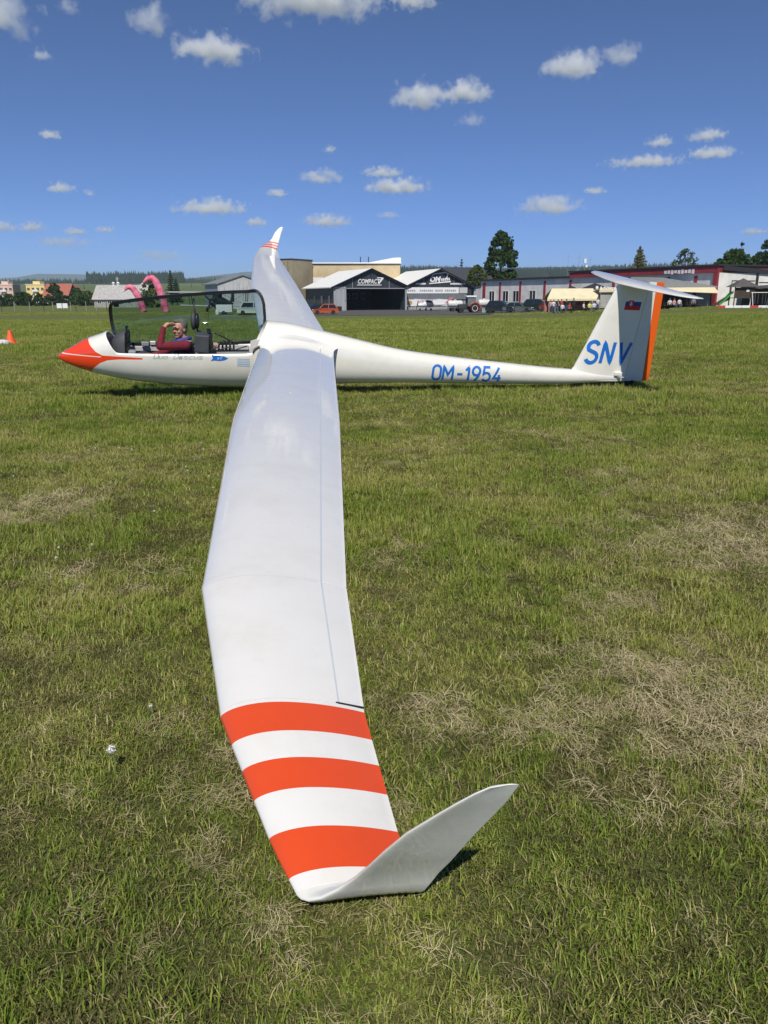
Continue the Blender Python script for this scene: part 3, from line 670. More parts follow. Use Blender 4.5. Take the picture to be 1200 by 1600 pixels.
MB().lathe([(.0, -.05), (.10, -.052), (.108, -.05), (.108, .05), (.0, .05)], (2.95, 0, -.475), 20, axis='Y').build('wheel_hub', M_MGREY, mw)

# ---- lettering
def text_mesh(body, size, bold=0.0, shear=0.0, space=1.0):
    cu = bpy.data.curves.new('lettering', 'FONT'); cu.body = body; cu.size = size; cu.offset = bold; cu.shear = shear; cu.space_character = space; cu.resolution_u = 4
    o = bpy.data.objects.new('lettering', cu); C.objects.link(o); dg = bpy.context.evaluated_depsgraph_get(); dg.update()
    me = bpy.data.meshes.new_from_object(o.evaluated_get(dg)); bpy.data.objects.remove(o); bpy.data.curves.remove(cu); return me
def stick_text(body, name, m, size, fn, parent, w=None, h=None, bold=0., shear=0., cuts=0, space=1.0):
    """flat lettering mapped onto a surface: fn(u, v) -> 3-D point; scaled to w by h"""
    me = text_mesh(body, size, bold, shear, space); b = bmesh.new(); b.from_mesh(me)
    for k in range(1, cuts):
        ys = [v.co.y for v in b.verts]; lo, hi = min(ys), max(ys)
        bmesh.ops.bisect_plane(b, geom=b.verts[:] + b.edges[:] + b.faces[:], plane_co=(0, lo + (hi - lo) * k / cuts, 0), plane_no=(0, 1, 0))
    xs = [v.co.x for v in b.verts]; ys = [v.co.y for v in b.verts]; x0, x1, y0, y1 = min(xs), max(xs), min(ys), max(ys)
    for v in b.verts:
        u = (v.co.x - x0) / (x1 - x0); q = (v.co.y - y0) / (y1 - y0); v.co = fn(u * (w or (x1 - x0)), q * (h or (y1 - y0)))
    b.to_mesh(me); b.free(); me.materials.clear(); me.materials.append(m)
    me.name = name; o = bpy.data.objects.new(name, me); return link(o, parent)
def on_hull(x, z): return (x, -hull_y(x, z) - .0025, z)
def on_fin(x, z): return (x, -fin_half(x, z, fin_le(z), rud_te(z)) - .004, z)
def arc(cx, cz, rx, rz, a0, a1, n=8): return [(cx + rx * math.cos(R(a0 + (a1 - a0) * i / n)), cz + rz * math.sin(R(a0 + (a1 - a0) * i / n))) for i in range(n + 1)]
GLY = {  # stroke letters of unit height: (polyline, closed)
 'O': [(arc(.27, .73, .27, .27, 0, 180, 10) + arc(.27, .27, .27, .27, 180, 360, 10), True)],
 'M': [([(0, 0), (0, 1), (.33, .38), (.66, 1), (.66, 0)], False)], '-': [([(.02, .45), (.40, .45)], False)],
 '1': [([(.02, .72), (.24, .99), (.24, 0)], False)],
 '9': [(arc(.26, .70, .26, .29, 0, 360, 18)[:-1], True), ([(.51, .66), (.44, .38), (.20, 0)], False)],
 '5': [([(.48, .99), (.06, .99), (.03, .54)] + arc(.24, .31, .27, .30, 140, -150, 12), False)],
 '4': [([(.36, .99), (.02, .25), (.56, .25)], False), ([(.40, .50), (.40, 0)], False)],
 'S': [(arc(.27, .745, .245, .25, 20, 215, 10) + arc(.27, .255, .265, .255, 55, -160, 12), False)],
 'N': [([(0, 0), (0, 1), (.52, 0), (.52, 1)], False)], 'V': [([(0, 1), (.30, 0), (.60, 1)], False)]}
def glyph(ch, name, m, parent, fn, h, wscale=1.0, stroke=.13, shear=0.):
    mb = MB()
    for si, (pl, closed) in enumerate(GLY[ch]):
        P = []
        n = len(pl)
        for i in range(n if closed else n - 1):
            a_, b_ = Vector((*pl[i], 0)), Vector((*pl[(i + 1) % n], 0)); k = max(1, int((b_ - a_).length / .12))
            P += [a_ + (b_ - a_) * j / k for j in range(k)]
        if not closed: P.append(Vector((*pl[-1], 0)))
        n = len(P); L = []
        for i, p_ in enumerate(P):
            d0 = (p_ - P[i - 1]) if (closed or i > 0) else (P[1] - p_); d1 = (P[(i + 1) % n] - p_) if (closed or i < n - 1) else (p_ - P[i - 1])
            d0.normalize(); d1.normalize(); n0, n1 = Vector((-d0.y, d0.x, 0)), Vector((-d1.y, d1.x, 0)); mt = (n0 + n1)
            mt = mt / max(mt.length_squared / 2, .42) if mt.length > 1e-4 else n0
            L.append((p_ + mt * stroke / 2, p_ - mt * stroke / 2))
        def F(q): 
            x_, y_, z_ = fn(q.x * h * wscale + shear * q.y * h, q.y * h); return (x_, y_ - .0012 * si, z_)
        for i in range(n if closed else n - 1):
            j = (i + 1) % n; mb.face([F(L[i][0]), F(L[j][0]), F(L[j][1]), F(L[i][1])])
    return mb.build(name, m, parent, fixn=False)
xc = 5.185
for ch, adv in (('O', .66), ('M', .86), ('-', .54), ('1', .46), ('9', .68), ('5', .67), ('4', .6)):
    glyph(ch, 'registration_letter', M_BLUE, hull, lambda u, v, xc=xc: on_hull(xc + u + .025, -.365 + v - (xc + u - 5.17) * .012), .208, 1.02, .165, .04); xc += adv * .2365
for ch, xa in (('S', 7.545), ('N', 7.785), ('V', 8.035)):
    glyph(ch, 'competition_letter', M_BLUE, fin, lambda u, v, xa=xa: on_fin(xa + u, -.07 + v), .315, {'S': .97, 'N': .95, 'V': .90}[ch], .175, .12)
# flag decal
M_FRED = mat('flag_red', lin(200, 30, 40), .4); M_FBLUE = mat('flag_blue', lin(25, 60, 150), .4); M_FWHITE = mat('flag_white', (.8, .8, .8), .4)
fl = MB()
for k, (za, zb_) in enumerate(((.722, .782), (.782, .842), (.842, .89))):
    for i in range(4):
        xa = 8.03 + i * .0625; q = [(xa, za), (xa + .0625, za), (xa + .0625, zb_), (xa, zb_)]
        fl.face([(x_ + .10 * (z_ - .72), on_fin(x_ + .1 * (z_ - .72), z_)[1], z_) for x_, z_ in q], k)
flag = fl.build('flag_decal', [M_FRED, M_FBLUE, M_FWHITE], fin, fixn=False)
sh = MB(); shp = [(8.085, .86), (8.085, .80), (8.105, .765), (8.125, .752), (8.145, .765), (8.165, .80), (8.165, .86)]
sh.face([(x_, on_fin(x_, z_)[1] - .002, z_) for x_, z_ in shp], 0); o = sh.build('flag_shield', M_FRED, fin, fixn=False)
cr_ = MB()
for q in ([(8.120, .845), (8.130, .845), (8.130, .775), (8.120, .775)], [(8.105, .828), (8.145, .828), (8.145, .820), (8.105, .820)], [(8.098, .808), (8.152, .808), (8.152, .799), (8.098, .799)]):
    cr_.face([(x_, on_fin(x_, z_)[1] - .0035, z_) for x_, z_ in q])
cr_.build('flag_cross', M_FWHITE, fin, fixn=False)
# type script and fish shaped badge below the cockpit rim
M_SCRIPT = mat('silver_script', lin(178, 186, 192), .3, metal=.3)
for wd_, xa, w_ in (('Duo', 1.31, .20), ('Discus', 1.575, .40)):
    for k_, ch in enumerate(wd_):
        cw = w_ / len(wd_); big = k_ == 0
        stick_text(ch, 'type_script_letter', M_SCRIPT, .12, lambda u, v, x_=xa + k_ * cw: on_hull(x_ + u + .4 * v, -.152 + v + .03 * (x_ - 1.3)), hull, cw * (.95 if big else .8), .075 if big else .045, -.002, .0, 2)
bd = MB()
fish = [(2.31, 0), (2.26, .026), (2.20, .039), (2.12, .036), (2.085, .045), (2.105, .0), (2.075, -.045), (2.12, -.034), (2.20, -.039), (2.26, -.026)]
for i in range(len(fish)):
    a, b_ = fish[i], fish[(i + 1) % len(fish)]
    bd.face([on_hull(x_, -.108 + z_) for x_, z_ in (a, b_, (2.19, 0))])
bd.build('badge', M_BLUE, hull, fixn=False)
stick_text('xT', 'badge_letters', M_FWHITE, .05, lambda u, v: (lambda p: (p[0], p[1] - .002, p[2]))(on_hull(2.155 + u, -.125 + v)), hull, .085, .04, 0, .3)
ds = MB()
for k in range(5):
    z_ = -.115 - k * .024
    ds.face([on_hull(x_, zz) for x_, zz in ((2.43, z_), (2.60, z_), (2.60, z_ + .010), (2.43, z_ + .010))])
ds.build('data_placard', M_LBLUE, hull, fixn=False)

# ---- canopy, swung open about the starboard rim
M_FRAME = mat('canopy_frame_black', (.012, .013, .014), .3)
def glass_mat():
    m = bpy.data.materials.new('canopy_glass'); m.use_nodes = True; n = m.node_tree.nodes; l = m.node_tree.links; n.remove(n['Principled BSDF'])
    tr = n.new('ShaderNodeBsdfTransparent'); tr.inputs[0].default_value = (.52, .66, .65, 1)
    gl = n.new('ShaderNodeBsdfGlossy'); gl.inputs['Roughness'].default_value = .03; gl.inputs[0].default_value = (.9, .95, 1, 1)
    fr = n.new('ShaderNodeFresnel'); fr.inputs[0].default_value = 1.7
    mx = n.new('ShaderNodeMixShader'); l.new(fr.outputs[0], mx.inputs[0]); l.new(tr.outputs[0], mx.inputs[1]); l.new(gl.outputs[0], mx.inputs[2])
    l.new(mx.outputs[0], n['Material Output'].inputs[0]); return m
M_GLASS = glass_mat()
HA = R(-87); HX0 = Vector((.85, .285, -.095)); HX1 = Vector((2.6, .36, -.035))
def swing(p):
    q = Matrix.Rotation(HA, 3, (HX1 - HX0).normalized()) @ (Vector(p) - HX0) + HX0 + Vector((0, .015, .02)); return tuple(q)
cst = [.672 + .0082 * i for i in range(21)] + [.87 + .06 * i for i in range(29)] + [2.6 + .012 * i for i in range(20)]
glass_rs = []; edge_p = []; edge_s = []
for x in cst:
    a = cut_angle(x); a = min(a, math.pi - .01)
    glass_rs.append([swing(sec(x, a + (2 * math.pi - 2 * a) * k / 30)) for k in range(31)])
    edge_p.append(swing(sec(x, -a))); edge_s.append(swing(sec(x, a)))
canopy = MB().rings(glass_rs, closed=False, cap=False).build('canopy_glass', M_GLASS, glider, smooth=True)
loop = edge_p + edge_s[::-1]
def frame_tube(pts, w, t):
    rs_ = []; pts = [Vector(p) for p in pts]; n_ = len(pts)
    for i, p in enumerate(pts):
        d = (pts[(i + 1) % n_] - pts[i - 1]).normalized(); nrm = Vector((0, 1, 0)); side_ = d.cross(nrm).normalized(); nn = side_.cross(d)
        rs_.append([p + side_ * w * a_ + nn * t * b_ for a_, b_ in ((-1, -1), (1, -1), (1, 1), (-1, 1))])
    rs_.append(rs_[0]); return rs_
MB().rings(frame_tube(loop, .021, .022), cap=False).build('canopy_frame', M_FRAME, canopy, smooth=40)
# inner handle, stay and hooks on the frame
MB().box(swing((.80, -.235, -.02)), (.07, .03, .05)).build('canopy_latch', M_BLACK, canopy, bevel=.008)

# ---- cockpit
def inner(x, z, k=.9): return hull_y(x, z) * k
tub = MB(); trs = []
for x in [.75 + .1 * i for i in range(20)]:
    zl = -.30 if x < 2.55 else -.2; w = inner(x, -.2, .88)
    trs.append([(x, -w, -.14), (x, -w * .92, zl), (x, w * .92, zl), (x, w, -.14)])
tub.rings(trs, closed=False, cap=False).build('cockpit_floor', M_MGREY, glider)
rim = MB()
for s in (-1, 1):
    a = []
    for x in [.86 + .09 * i for i in range(20)]:
        z = interp(x, SILL) - .006; w = hull_y(x, z)
        a.append([(x, s * (w - .012), z), (x, s * (w - .075), z - .008), (x, s * (w - .075), z - .06), (x, s * (w - .03), z - .06)])
    rim.rings(a)
rim.build('cockpit_rim', M_LGREY, glider)
# front instrument pod: hooded cover ahead, black panel facing the pilot
pod = []
for x, zt, w in ((.735, .03, .10), (.78, .10, .16), (.84, .145, .18), (.90, .165, .185), (.925, .162, .185)):
    pod.append([(x, w * math.cos(math.pi * k / 10), -.12 + (zt + .12) * math.sin(math.pi * k / 10) ** .7) for k in range(11)])
MB().rings(pod).build('instrument_cover', M_DGREY, glider, smooth=40)
pp = MB().box((.940, 0, .02), (.02, .33, .27)).build('instrument_panel', M_BLACK, glider, bevel=.01)
for (y, z) in ((-.09, .08), (.09, .08), (0, .09), (-.09, -.02), (.09, -.02), (0, -.02)):
    MB().lathe([(.0, .012), (.032, .012), (.036, .006), (.036, 0)], (.948, y, z), 14, axis='X').build('instrument', M_DGREY, pp)
MB().tube([(.93, 0, .15), (.935, .01, .20)], .012, 8).box((.935, .01, .205), (.03, .05, .03)).build('compass', M_BLACK, pp)
# white items along the far cockpit wall
MB().box((1.02, -.16, -.10), (.10, .1, .05)).build('map_pocket', M_MGREY, glider, bevel=.015)
MB().box((1.14, .20, -.05), (.10, .08, .05), .2).build('checklist_card', M_MGREY, glider, bevel=.006)
MB().box((1.24, .24, -.045), (.07, .03, .045), .1, 0, .3).build('side_placard', M_FWHITE, glider)
# front headrest on its stalk, reaching up to the canopy
hr = MB().ball((1.83, .04, .315), (.042, .10, .128), 16, 10).build('headrest', M_DGREY, glider, smooth=True)
MB().ball((1.875, .04, .315), (.035, .085, .11), 14, 8).build('headrest_cushion', M_BLACK, hr, smooth=True)
MB().tube([(1.895, .04, -.06), (1.885, .04, .10), (1.87, .04, .25), (1.85, .04, .43), (1.835, .10, .54), (1.83, .17, .60)], .013, 8).build('headrest_stalk', M_BLACK, hr, smooth=True)
# front seat back carrying the rear instrument box
sb = MB().box((1.95, -.02, .04), (.20, .36, .25), 0, 0, 0, .06).build('rear_instrument_box', M_DGREY, glider, bevel=.02)
MB().box((2.062, -.02, .05), (.02, .33, .22)).build('rear_panel', M_BLACK, sb, bevel=.008)
MB().box((2.04, -.05, .205), (.05, .05, .05)).tube([(2.05, -.05, .15), (2.045, -.05, .21)], .008, 6).build('camera_mount', M_BLACK, sb)
MB().tube([(1.99, .12, .17), (2.02, .12, .30), (2.03, .12, .42)], .003, 5).build('antenna', M_BLACK, sb)
MB().tube([(2.12, -.06, .175), (2.18, -.06, .15), (2.28, -.05, .10), (2.38, -.04, .05), (2.50, -.03, .05)], [.016, .009, .009, .009, .009], 8).build('gooseneck_microphone', M_BLACK, glider, smooth=True)
st_ = MB()
for i, (x, zt) in enumerate(((2.20, .075), (2.25, .09), (2.30, .095), (2.35, .08))):
    st_.tube([(x - .03, -.16, -.04), (x - .02, -.16, zt - .03), (x, -.15, zt), (x + .025, -.15, zt - .02), (x + .03, -.14, -.04)], .013, 7)
st_.build('rear_harness', M_BLACK, glider, smooth=True)
MB().tube([(2.05, -.2, 0), (2.1, -.2, .03), (2.2, -.21, -.02), (2.3, -.2, .01), (2.4, -.2, -.02), (2.5, -.2, .02), (2.56, -.18, .03)], .009, 6).build('cable', M_BLACK, glider, smooth=True)
MB().box((2.12, .02, -.01), (.09, .12, .07), .3).build('rear_cushion', mat('tan_cloth', (.45, .36, .26), .9, var=.3, scale=30), glider, bevel=.02)
bulk = [(2.66, w, z) for w, z in ((-.33, -.06), (.33, -.06), (.33, .02), (.30, .12), (.2, .24), (-.2, .24), (-.3, .12), (-.33, .02))]
MB().rings([[(2.60, y * .93, z) for _, y, z in bulk[:3] + bulk[-1:]], [(2.76, y * .9, z * 1.4 + .05) for _, y, z in bulk[:3] + bulk[-1:]]]).build('rear_shelf', M_LGREY, glider)
# ------------------------------------------------------------------ people: overlapping limbs fused into one skin, then coloured by nearest limb
def fuse(name, limbs, mats, voxel, parent=None, smooth_it=6, mw=None):
    """limbs: ('cap', a, b, ra, rb, mi) | ('ell', c, (rx,ry,rz), rot Euler or None, mi)"""
    mb = MB(); segs = []
    for L in limbs:
        if L[0] == 'cap':
            _, a, b, ra, rb, mi = L; a, b = Vector(a), Vector(b); d = b - a; ln = max(d.length, 1e-5); q = d.to_track_quat('Z', 'Y').to_matrix()
            prof = [(ra * math.sin(t), -ra * math.cos(t)) for t in [math.pi / 2 * (.08 + .92 * i / 4) for i in range(5)]] + [(rb * math.cos(t), ln + rb * math.sin(t)) for t in [math.pi / 2 * (i / 4) * .92 for i in range(1, 5)]]
            rs_ = [[a + q @ Vector((r_ * math.cos(2 * math.pi * k / 14), r_ * math.sin(2 * math.pi * k / 14), z)) for k in range(14)] for r_, z in prof]
            mb.rings(rs_)
            segs.append((a, b, ra, rb, mi))
        else:
            _, c, rr, rot, mi = L; c = Vector(c); q = Euler(rot or (0, 0, 0)).to_matrix()
            rs_ = [[c + q @ Vector((rr[0] * math.sin(t) * math.cos(2 * math.pi * k / 18), rr[1] * math.sin(t) * math.sin(2 * math.pi * k / 18), -rr[2] * math.cos(t))) for k in range(18)] for t in [math.pi * (.03 + .94 * i / 12) for i in range(13)]]
            mb.rings(rs_); segs.append((c, rr, q, mi))
    o = mb.build(name + '_tmp', mats, None)
    rm = o.modifiers.new('r', 'REMESH'); rm.mode = 'VOXEL'; rm.voxel_size = voxel
    sm = o.modifiers.new('s', 'SMOOTH'); sm.iterations = smooth_it; sm.factor = .5
    dg_ = bpy.context.evaluated_depsgraph_get(); dg_.update(); me = bpy.data.meshes.new_from_object(o.evaluated_get(dg_)); bpy.data.objects.remove(o)
    me.materials.clear()
    for m in mats: me.materials.append(m)
    ce = np.empty(len(me.polygons) * 3); me.polygons.foreach_get('center', ce); ce = ce.reshape(-1, 3); best = np.full(len(ce), 1e9); idx = np.zeros(len(ce), int)
    for s in segs:
        if len(s) == 5:
            a, b = np.array(s[0]), np.array(s[1]); d = b - a; t = np.clip(((ce - a) @ d) / max(d @ d, 1e-9), 0, 1); ds_ = np.linalg.norm(ce - a - t[:, None] * d, axis=1) - (s[2] + (s[3] - s[2]) * t); mi = s[4]
        else:
            q = np.array(s[2]); lc = (ce - np.array(s[0])) @ q; rr = np.array(s[1]); kk = np.linalg.norm(lc / rr, axis=1); ds_ = (kk - 1) * rr.min(); mi = s[3]
        u = ds_ < best; best[u] = ds_[u]; idx[u] = mi
    me.polygons.foreach_set('material_index', idx.astype(np.int32)); me.polygons.foreach_set('use_smooth', [True] * len(me.polygons))
    me.name = name; o = bpy.data.objects.new(name, me); return link(o, parent)
M_SKIN = mat('skin', (.52, .27, .17), .5, var=.25, scale=30, spec=.4)
M_LIP = mat('lips', (.36, .13, .10), .5)
M_HAIR = mat('grey_hair', (.16, .155, .15), .75, var=.6, scale=70, bump=.6)
M_MAROON = mat('maroon_sleeve', lin(118, 26, 44), .85, var=.3, scale=25, bump=.35)
M_NAVY = mat('navy_vest', lin(26, 30, 52), .8, var=.3, scale=18, bump=.3)
M_SCARF = mat('blue_collar', lin(66, 76, 150), .8, var=.3, scale=25)
M_TROUSER = mat('dark_trousers', (.03, .035, .05), .85)
M_EYE = mat('eye_dark', (.02, .017, .015), .3)
pilot = thing('person', 'pilot in dark red sleeves and navy vest shading eyes in the glider cockpit', 'person')
pilot.matrix_world = glider.matrix_world.copy()
HC = Vector((1.645, -.03, .205)); fd = Vector((-.60, -.80, -.05)).normalized(); hz = math.atan2(fd.y, fd.x); up_ = Vector((0, 0, 1)); sd_ = fd.cross(up_).normalized()
def hp(f, s, u): return HC + fd * f + sd_ * s + up_ * u
ha = (0, 0, hz)
limbs = [('ell', hp(-.005, 0, .035), (.098, .078, .095), ha, 0), ('ell', hp(.022, 0, -.035), (.070, .062, .085), ha, 0), ('ell', hp(.05, 0, -.09), (.035, .036, .026), ha, 0),
         ('cap', hp(.082, 0, .025), hp(.108, 0, -.012), .010, .016, 0), ('ell', hp(.097, .0, -.018), (.016, .019, .011), ha, 0),
         ('ell', hp(.078, .0, -.062), (.017, .028, .0075), ha, 1), ('ell', hp(.08, .0, .042), (.022, .055, .011), ha, 0),
         ('ell', hp(-.012, .078, -.005), (.020, .010, .032), ha, 0), ('ell', hp(-.012, -.078, -.005), (.020, .010, .032), ha, 0),
         ('ell', hp(.062, .038, -.02), (.026, .022, .022), ha, 0), ('ell', hp(.062, -.038, -.02), (.026, .022, .022), ha, 0),
         ('cap', (1.71, .0, .05), hp(-.02, 0, -.06), .062, .056, 0),
         ('ell', (1.66, .0, -.10), (.115, .185, .17), (0, -.35, 0), 2), ('ell', (1.56, 0, -.27), (.12, .16, .16), (0, -.3, 0), 2), ('ell', (1.69, 0, .015), (.085, .175, .055), (0, -.2, 0), 2),
         ('cap', (1.735, -.185, .02), (1.42, -.305, .015), .066, .054, 3), ('cap', (1.405, -.312, .018), (1.452, -.235, .245), .053, .036, 3), ('ell', (1.735, -.185, .02), (.07, .07, .068), None, 3),
         ('cap', (1.69, .19, .0), (1.42, .26, -.16), .062, .05, 3), ('cap', (1.42, .26, -.16), (1.22, .12, -.20), .048, .036, 3), ('cap', (1.22, .12, -.20), (1.14, .06, -.19), .035, .03, 0),
         ('cap', (1.48, -.10, -.36), (1.12, -.14, -.20), .085, .065, 4), ('cap', (1.48, .10, -.36), (1.12, .14, -.20), .085, .065, 4), ('cap', (1.12, -.14, -.20), (.86, -.11, -.27), .06, .042, 4), ('cap', (1.12, .14, -.20), (.86, .11, -.27), .06, .042, 4),
         # left hand: palm, four fingers over the brow, thumb
         ('cap', (1.454, -.232, .252), (1.478, -.215, .272), .029, .030, 0), ('ell', (1.500, -.200, .286), (.045, .024, .034), (0, -.55, .45), 0),
         ('cap', (1.520, -.205, .300), (1.555, -.185, .313), .0105, .0100, 0), ('cap', (1.555, -.185, .313), (1.592, -.155, .305), .0098, .0085, 0),
         ('cap', (1.525, -.196, .288), (1.563, -.176, .298), .0105, .0100, 0), ('cap', (1.563, -.176, .298), (1.602, -.146, .290), .0098, .0085, 0),
         ('cap', (1.524, -.188, .276), (1.562, -.168, .283), .0100, .0095, 0), ('cap', (1.562, -.168, .283), (1.596, -.142, .276), .0092, .0080, 0),
         ('cap', (1.518, -.182, .264), (1.548, -.163, .268), .0090, .0085, 0), ('cap', (1.548, -.163, .268), (1.574, -.144, .262), .0082, .0072, 0),
         ('cap', (1.486, -.222, .268), (1.505, -.228, .292), .0125, .0110, 0), ('cap', (1.505, -.228, .292), (1.535, -.222, .312), .0105, .0088, 0)]
body = fuse('body', limbs, [M_SKIN, M_LIP, M_NAVY, M_MAROON, M_TROUSER], .0062, pilot, 3)
hair = fuse('hair', [('ell', hp(-.028, 0, .055), (.096, .086, .090), ha, 0), ('ell', hp(-.055, 0, .0), (.062, .080, .075), ha, 0), ('ell', hp(.03, .01, .115), (.055, .06, .024), ha, 0), ('ell', hp(-.012, .070, .045), (.030, .016, .045), ha, 0), ('ell', hp(-.012, -.070, .045), (.030, .016, .045), ha, 0)], [M_HAIR], .007, pilot, 2)
for s in (-1, 1):
    MB().ball(hp(.086, s * .033, .012), (.011, .014, .007), 10, 6).build('eye', M_EYE, pilot, smooth=True)
    MB().tube([hp(.098, s * .016, .033), hp(.096, s * .035, .038), hp(.084, s * .054, .030)], [.005, .006, .004], 6).build('eyebrow', M_HAIR, pilot)
MB().tube([(1.60, -.12, .045), (1.64, -.13, .065), (1.72, -.11, .085), (1.78, -.02, .09), (1.76, .09, .07), (1.66, .12, .05), (1.57, .05, .02), (1.56, -.06, .02), (1.60, -.12, .045)], [.03, .03, .026, .024, .026, .03, .036, .036, .03], 10).build('collar', M_SCARF, pilot, smooth=True)
vest = fuse('vest', [('cap', (1.715, -.10, .055), (1.60, -.13, -.12), .047, .06, 0), ('cap', (1.71, .11, .04), (1.60, .13, -.12), .047, .06, 0), ('ell', (1.76, 0, -.05), (.07, .17, .14), (0, -.35, 0), 0)], [M_NAVY], .012, pilot, 4)
MB().tube([(1.80, -.13, .06), (1.74, -.155, .075), (1.66, -.16, .03), (1.60, -.15, -.05)], .014, 6).build('shoulder_strap', mat('grey_strap', (.25, .26, .28), .7), pilot)
# ------------------------------------------------------------------ far land: fields, wooded ridges, blue hills
def sstep(a, b, x):
    t = np.clip((x - a) / (b - a), 0, 1); return t * t * (3 - 2 * t)
def land_z(x, y):
    """height of the country beyond the airfield"""
    x = np.asarray(x, float); y = np.asarray(y, float); u = x / np.maximum(y, 1)
    left = 1 - sstep(-.16, .05, u)
    n = fbm(x / 420 + 3, y / 420, 4) - .5; n2 = fbm(x / 1400 + 9, y / 1400, 14) - .5
    zl = (.5 + 31 * sstep(420, 1900, y) + 30 * sstep(1900, 3400, y)) + n * 10 * sstep(500, 1500, y)
    zr = 82 * sstep(700, 2600, y) + n * 26 * sstep(900, 2400, y) + n2 * 20 * sstep(900, 2400, y)
    return -1.3 + sstep(300, 520, y) * (zl * left + zr * (1 - left))
M_FIELD = mat('far_fields', (.085, .125, .030), .95, var=1, scale=.004, col2=(.15, .17, .055), detail=3, spec=.1)
def height_sheet(name, m, us, ys, zf):
    g = MB(); n = len(us); g.v = []
    for y in ys:
        for u in us:
            x = u * y; g.v.append((x, y, float(zf(x, y))))
    for i in range(len(ys) - 1):
        for j in range(n - 1): g.f.append((i * n + j, i * n + j + 1, (i + 1) * n + j + 1, (i + 1) * n + j)); g.m.append(0)
    return tag(g.build(name, m, smooth=True, fixn=False), kind='structure')
us = [-.95 + .0125 * i for i in range(153)]
M_WOODFLOOR = mat('wood_floor', (.020, .030, .013), .95, var=1, scale=.02, col2=(.03, .042, .016), spec=.1)
height_sheet('fields', M_FIELD, [u for u in us if u < -.09], list(np.linspace(300, 3600, 46)), land_z)
height_sheet('wooded_slope', M_WOODFLOOR, [u for u in us if u > -.105], list(np.linspace(300, 3600, 46)), land_z)
M_WOODHILL = mat('wooded_hillside', (.030, .050, .020), .95, var=1, scale=.02, col2=(.05, .075, .026), spec=.1)
def ridge(name, Y, prof, m, depth=900):
    def zf(x, y):
        px = 600 + 1216 * (x / y) / 0.985
        base = interp(px, prof); k = (y - Y) / depth
        top = base * (1 - abs(k) ** 1.6) + (fbm(np.array([x / 260.]), np.array([y / 260.]), 31)[0] - .5) * 16 * (1 - abs(k))
        return -2 + max(top, 0)
    return height_sheet(name, m, us, [Y - depth, Y - .8 * depth, Y - .6 * depth, Y - .4 * depth, Y - .25 * depth, Y - .1 * depth, Y, Y + .3 * depth, Y + .8 * depth], zf)
K1 = 8600 / 1216 * .93
ridge('far_hill', 8600, [(-600, 20 * K1), (-100, 32 * K1), (0, 31 * K1), (40, 33 * K1), (75, 39 * K1), (100, 38.5 * K1), (140, 37.5 * K1), (200, 33 * K1), (300, 30 * K1), (380, 40 * K1), (450, 44 * K1), (600, 40 * K1), (700, 42 * K1), (820, 44 * K1), (1000, 40 * K1), (1200, 36 * K1), (1800, 30 * K1)], M_WOODHILL, 1800)
K2 = 4600 / 1216 * .93
ridge('middle_hill', 4600, [(-600, 24 * K2), (0, 26 * K2), (150, 20 * K2), (250, 26 * K2), (330, 34 * K2), (390, 36 * K2), (500, 30 * K2), (640, 34 * K2), (760, 44 * K2), (860, 48 * K2), (1000, 46 * K2), (1120, 42 * K2), (1200, 38 * K2), (1800, 30 * K2)], M_WOODHILL, 900)

# conifers for the woods
def leafy(name, base, rough=.8, trans=.25, var=.5, scale=.6):
    m = bpy.data.materials.new(name); m.use_nodes = True; n = m.node_tree.nodes; l = m.node_tree.links; n.remove(n['Principled BSDF'])
    g = n.new('ShaderNodeNewGeometry'); oi = n.new('ShaderNodeObjectInfo'); nz = n.new('ShaderNodeTexNoise'); nz.inputs['Scale'].default_value = scale; nz.inputs['Detail'].default_value = 3; l.new(g.outputs['Position'], nz.inputs['Vector'])
    ad = n.new('ShaderNodeMath'); ad.operation = 'MULTIPLY_ADD'; ad.inputs[1].default_value = .5; l.new(g.outputs['Random Per Island'], ad.inputs[0]); l.new(nz.outputs[0], ad.inputs[2])
    a2 = n.new('ShaderNodeMath'); a2.operation = 'MULTIPLY_ADD'; a2.inputs[1].default_value = .35; l.new(oi.outputs['Random'], a2.inputs[0]); l.new(ad.outputs[0], a2.inputs[2])
    r = n.new('ShaderNodeMapRange'); r.inputs[1].default_value = .35; r.inputs[2].default_value = 1.2; l.new(a2.outputs[0], r.inputs[0])
    mx = n.new('ShaderNodeMix'); mx.data_type = 'RGBA'; l.new(r.outputs[0], mx.inputs[0]); mx.inputs[6].default_value = (*[c * (1 - var) for c in base], 1); mx.inputs[7].default_value = (*[c * (1 + var) for c in base], 1)
    d = n.new('ShaderNodeBsdfDiffuse'); t = n.new('ShaderNodeBsdfTranslucent'); l.new(mx.outputs[2], d.inputs[0]); l.new(mx.outputs[2], t.inputs[0])
    ms = n.new('ShaderNodeMixShader'); ms.inputs[0].default_value = trans; l.new(d.outputs[0], ms.inputs[1]); l.new(t.outputs[0], ms.inputs[2]); l.new(ms.outputs[0], n['Material Output'].inputs[0]); return m
M_FIR = leafy('fir_needles', (.024, .038, .017), trans=.1)
M_LEAF_D = leafy('dark_leaves', (.042, .072, .020))
M_LEAF_L = leafy('light_leaves', (.085, .115, .032))
M_LEAF_B = leafy('brownish_fir', (.065, .070, .028), trans=.1)
M_BARK = mat('bark', (.09, .07, .05), .95, var=.5, scale=6, bump=.5)
